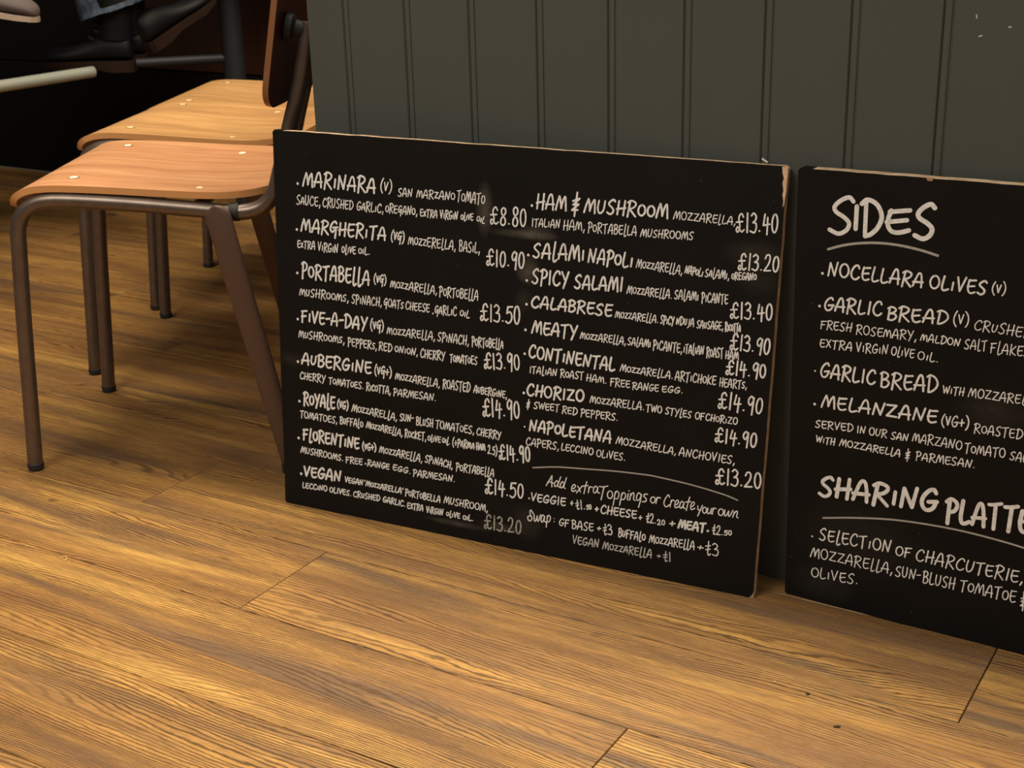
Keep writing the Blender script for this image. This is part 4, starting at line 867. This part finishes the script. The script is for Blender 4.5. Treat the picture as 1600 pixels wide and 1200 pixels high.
def person(label, hip, face, legs, top_mat, leg_mat):
    """legs: list of (knee, ankle); the torso, arms and head stand above the hip, out of the picture"""
    t = thing('person', label, 'person', hip)
    H_ = V(hip)
    f = V(face).normalized(); s = V((-f.y, f.x, 0)); Z = V((0, 0, 1))
    v = [V((0, 0, 0)), Z * 0.16, Z * 0.36 + f * 0.02, Z * 0.50 + f * 0.02, Z * 0.575 + f * 0.03, Z * 0.66 + f * 0.05, Z * 0.745 + f * 0.055]
    r = [(0.15, 0.12), (0.13, 0.10), (0.155, 0.11), (0.10, 0.075), (0.052, 0.052), (0.085, 0.082), (0.055, 0.055)]
    e = [(i, i + 1) for i in range(6)]
    for sg in (-1, 1):
        b = len(v)
        v += [Z * 0.475 + s * sg * 0.17, Z * 0.26 + s * sg * 0.23 + f * 0.06, Z * 0.30 + s * sg * 0.15 + f * 0.29, Z * 0.305 + s * sg * 0.13 + f * 0.36]
        r += [0.055, 0.043, 0.030, 0.034]; e += [(3, b), (b, b + 1), (b + 1, b + 2), (b + 2, b + 3)]
        for k, (dx, dy, L) in enumerate(((0.01, 0.030, 0.075), (0.02, 0.010, 0.085), (0.02, -0.010, 0.080), (0.01, -0.028, 0.062))):
            c = len(v); w = v[b + 3]
            v += [w + f * 0.035 + s * dy, w + f * (0.035 + L * 0.5) + s * dy * 1.1 + Z * 0.004, w + f * (0.03 + L) + s * dy * 1.1 - Z * 0.012]
            r += [0.009, 0.008, 0.007]; e += [(b + 3, c), (c, c + 1), (c + 1, c + 2)]
        c = len(v); w = v[b + 3]
        v += [w + f * 0.0 - s * sg * 0.036, w + f * 0.045 - s * sg * 0.052]; r += [0.011, 0.009]; e += [(b + 3, c), (c, c + 1)]
    for sg, (knee, ankle) in zip((-1, 1), legs):
        b = len(v); kn = V(knee) - H_; an = V(ankle) - H_
        hp = s * sg * 0.09 + f * 0.02
        v += [hp, (hp + kn) / 2 + Z * 0.01, kn, (kn * 0.6 + an * 0.4), an]
        r += [0.088, 0.075, 0.058, 0.050, 0.036]; e += [(0, b)] + [(b + i, b + i + 1) for i in range(4)]
    skin_mesh('body', v, e, r, top_mat, t, levels=1)
    for (knee, ankle) in legs:
        kn = V(knee) - H_; an = V(ankle) - H_
        sg = 1 if (kn - f * kn.dot(f)).dot(s) > 0 else -1
        hp = s * sg * 0.09 + f * 0.02
        d = (an - kn)
        P = smooth_path([hp * 1.0, (hp + kn) / 2 + Z * 0.012, kn - (kn - hp).normalized() * 0.05, kn + Z * 0.0, kn + d * 0.12, kn + d * 0.5, kn + d * 0.98], 5)
        nP = len(P)
        bm = bmesh.new()
        rr = [0.096 - 0.030 * min(1, i / (nP * 0.5)) + (0.012 * max(0, i - nP + 6) / 6) for i in range(nP)]
        rg = add_tube(bm, P, 0.07, seg=20, caps=False, flat=lambda i, n: (rr[i] + (0.006 * math.sin(i * 2.1)), rr[i] + 0.004 * math.cos(i * 1.7)))
        for rgi in rg:
            for vv in rgi: vv.co += V((RNG.uniform(-1, 1), RNG.uniform(-1, 1), RNG.uniform(-1, 1))) * 0.0022
        bmesh.ops.solidify(bm, geom=list(bm.faces), thickness=0.004)
        obj('trouser_leg', bm, leg_mat, t, smooth=True)
    hd = V((0, 0, 0.70)) + f * 0.055
    bm = bmesh.new(); bmesh.ops.create_uvsphere(bm, u_segments=20, v_segments=14, radius=0.098)
    for vv in list(bm.verts):
        if vv.co.dot(f) > 0.045 and vv.co.z < 0.045: vv.co = vv.co * 0.72
        vv.co = V((vv.co.x, vv.co.y, vv.co.z * 1.22)) + hd + Z * 0.015
    obj('hair', bm, M['hair'], t, smooth=True)
    for sg in (-1, 1):
        bm = bmesh.new(); bmesh.ops.create_uvsphere(bm, u_segments=10, v_segments=8, radius=0.011)
        for vv in bm.verts: vv.co += hd + f * 0.088 + s * sg * 0.032 + Z * 0.01
        obj('eye', bm, M['rivet_white'], t, smooth=True)
    return t

# stools and their sitters, heels on the foot rails
stool('black bar stool with a thick round post and foot rail, behind the farthest chair', -0.735, 3.93, (-0.44, -0.10, 0.0))
stool('black bar stool under the person in dark trousers', -1.46, 3.47, (0.10, 0.06, -0.06))
stool('black bar stool under the person in the mauve shoe, outside the left edge', -1.98, 2.92, (0.30, 0.0, -0.12))
pa = person('person in blue jeans turned up over black lace-up boots, feet on the rail', (-0.735, 3.93, 0.86), (-1, -0.05, 0), [((-1.14, 3.98, 0.90), (-1.035, 3.98, 0.565)), ((-1.14, 3.86, 0.90), (-1.035, 3.85, 0.565))], M['dark_cloth'], M['jeans'])
footwear(pa, (-0.985, 3.85, 0.418), math.pi, 0.02, scale=0.94)
footwear(pa, (-0.985, 3.99, 0.418), math.pi, 0.02, scale=0.94)
pc = person('person in dark trousers with one dark boot tipped up, beside the jeans', (-1.46, 3.47, 0.86), (1, 0.02, 0), [((-1.00, 3.42, 1.03), (-0.872, 3.46, 0.635)), ((-1.12, 3.58, 0.93), (-1.66, 3.58, 0.52))], M['dark_cloth'], M['dark_cloth'])
footwear(pc, (-0.848, 3.47, 0.508), 0.75, 0.46, scale=0.80, shaft=False)
footwear(pc, (-1.71, 3.58, 0.375), 0.0, 0.0, scale=0.92)
pb = person('person at the left edge with a mauve shoe on a pale sole, leg crossed', (-1.98, 2.92, 0.86), (1, 0.03, 0), [((-1.50, 2.96, 1.02), (-1.185, 2.99, 0.765)), ((-1.58, 2.84, 0.90), (-1.86, 2.84, 0.47))], M['dark_cloth'], M['dark_cloth'])
footwear(pb, (-1.215, 3.00, 0.672), 0.0, -0.20, trainer=True, scale=0.96)
footwear(pb, (-1.91, 2.84, 0.33), 0.0, 0.0, trainer=True)
# ------------------------------------------------------------------ pale metal frame at the left edge
fr = thing('metal_trestle', 'pale grey metal trestle at the left edge, its round bar pointing at the black boots', 'trestle', (-1.0, 3.50, 0))
D = V((-0.583, -0.812, 0)).normalized()
local_tube(fr, 'bar', [V((0, 0, 0.463)) + D * k for k in (0.0, 0.15, 0.35, 0.50)], 0.0135, M['pale_metal'])
local_tube(fr, 'leg', [V((0, 0, 0.455)) + D * 0.50, V((-0.005, 0.0, 0.25)) + D * 0.51, V((-0.01, 0, 0.0)) + D * 0.52], 0.0135, M['pale_metal'])

# ------------------------------------------------------------------ litter on the floor
def crumb(label, x, y, r, m, flat=0.5, stretch=1.0):
    bm = bmesh.new(); bmesh.ops.create_icosphere(bm, subdivisions=1, radius=r)
    for v in bm.verts: v.co = V((v.co.x * stretch * RNG.uniform(.75, 1.2), v.co.y * RNG.uniform(.75, 1.2), max(0.0, v.co.z * flat + r * flat * 0.6)))
    o = obj('crumb', bm, m); o.location = (x, y, 0.0002); tag(o, label, 'crumb'); return o
crumb('dark round crumb on the plank below the gap between the boards', 0.3302, 1.3987, 0.0026, M['crumb_dark'])
crumb('flat dark crumb nearest the camera, lower right floor', 0.3490, 1.3321, 0.0024, M['crumb_dark'], 0.5, 2.0)
crumb('tiny pale crumb on the plank left of the dark round crumb', 0.2977, 1.4262, 0.0016, M['crumb_pale'])
bm = bmesh.new(); add_tube(bm, smooth_path([V((0, 0, 0.0016)), V((0.004, 0.003, 0.0014)), V((0.008, 0.000, 0.0014)), V((0.009, -0.006, 0.0013)), V((0.008, -0.010, 0.0012))], 5), 0.0006, seg=8)
o = obj('wood_shaving', bm, M['crumb_pale'], smooth=True); o.location = (-0.645, 1.798, 0); tag(o, 'thin curled pale shaving on the floor at lower left', 'shaving')
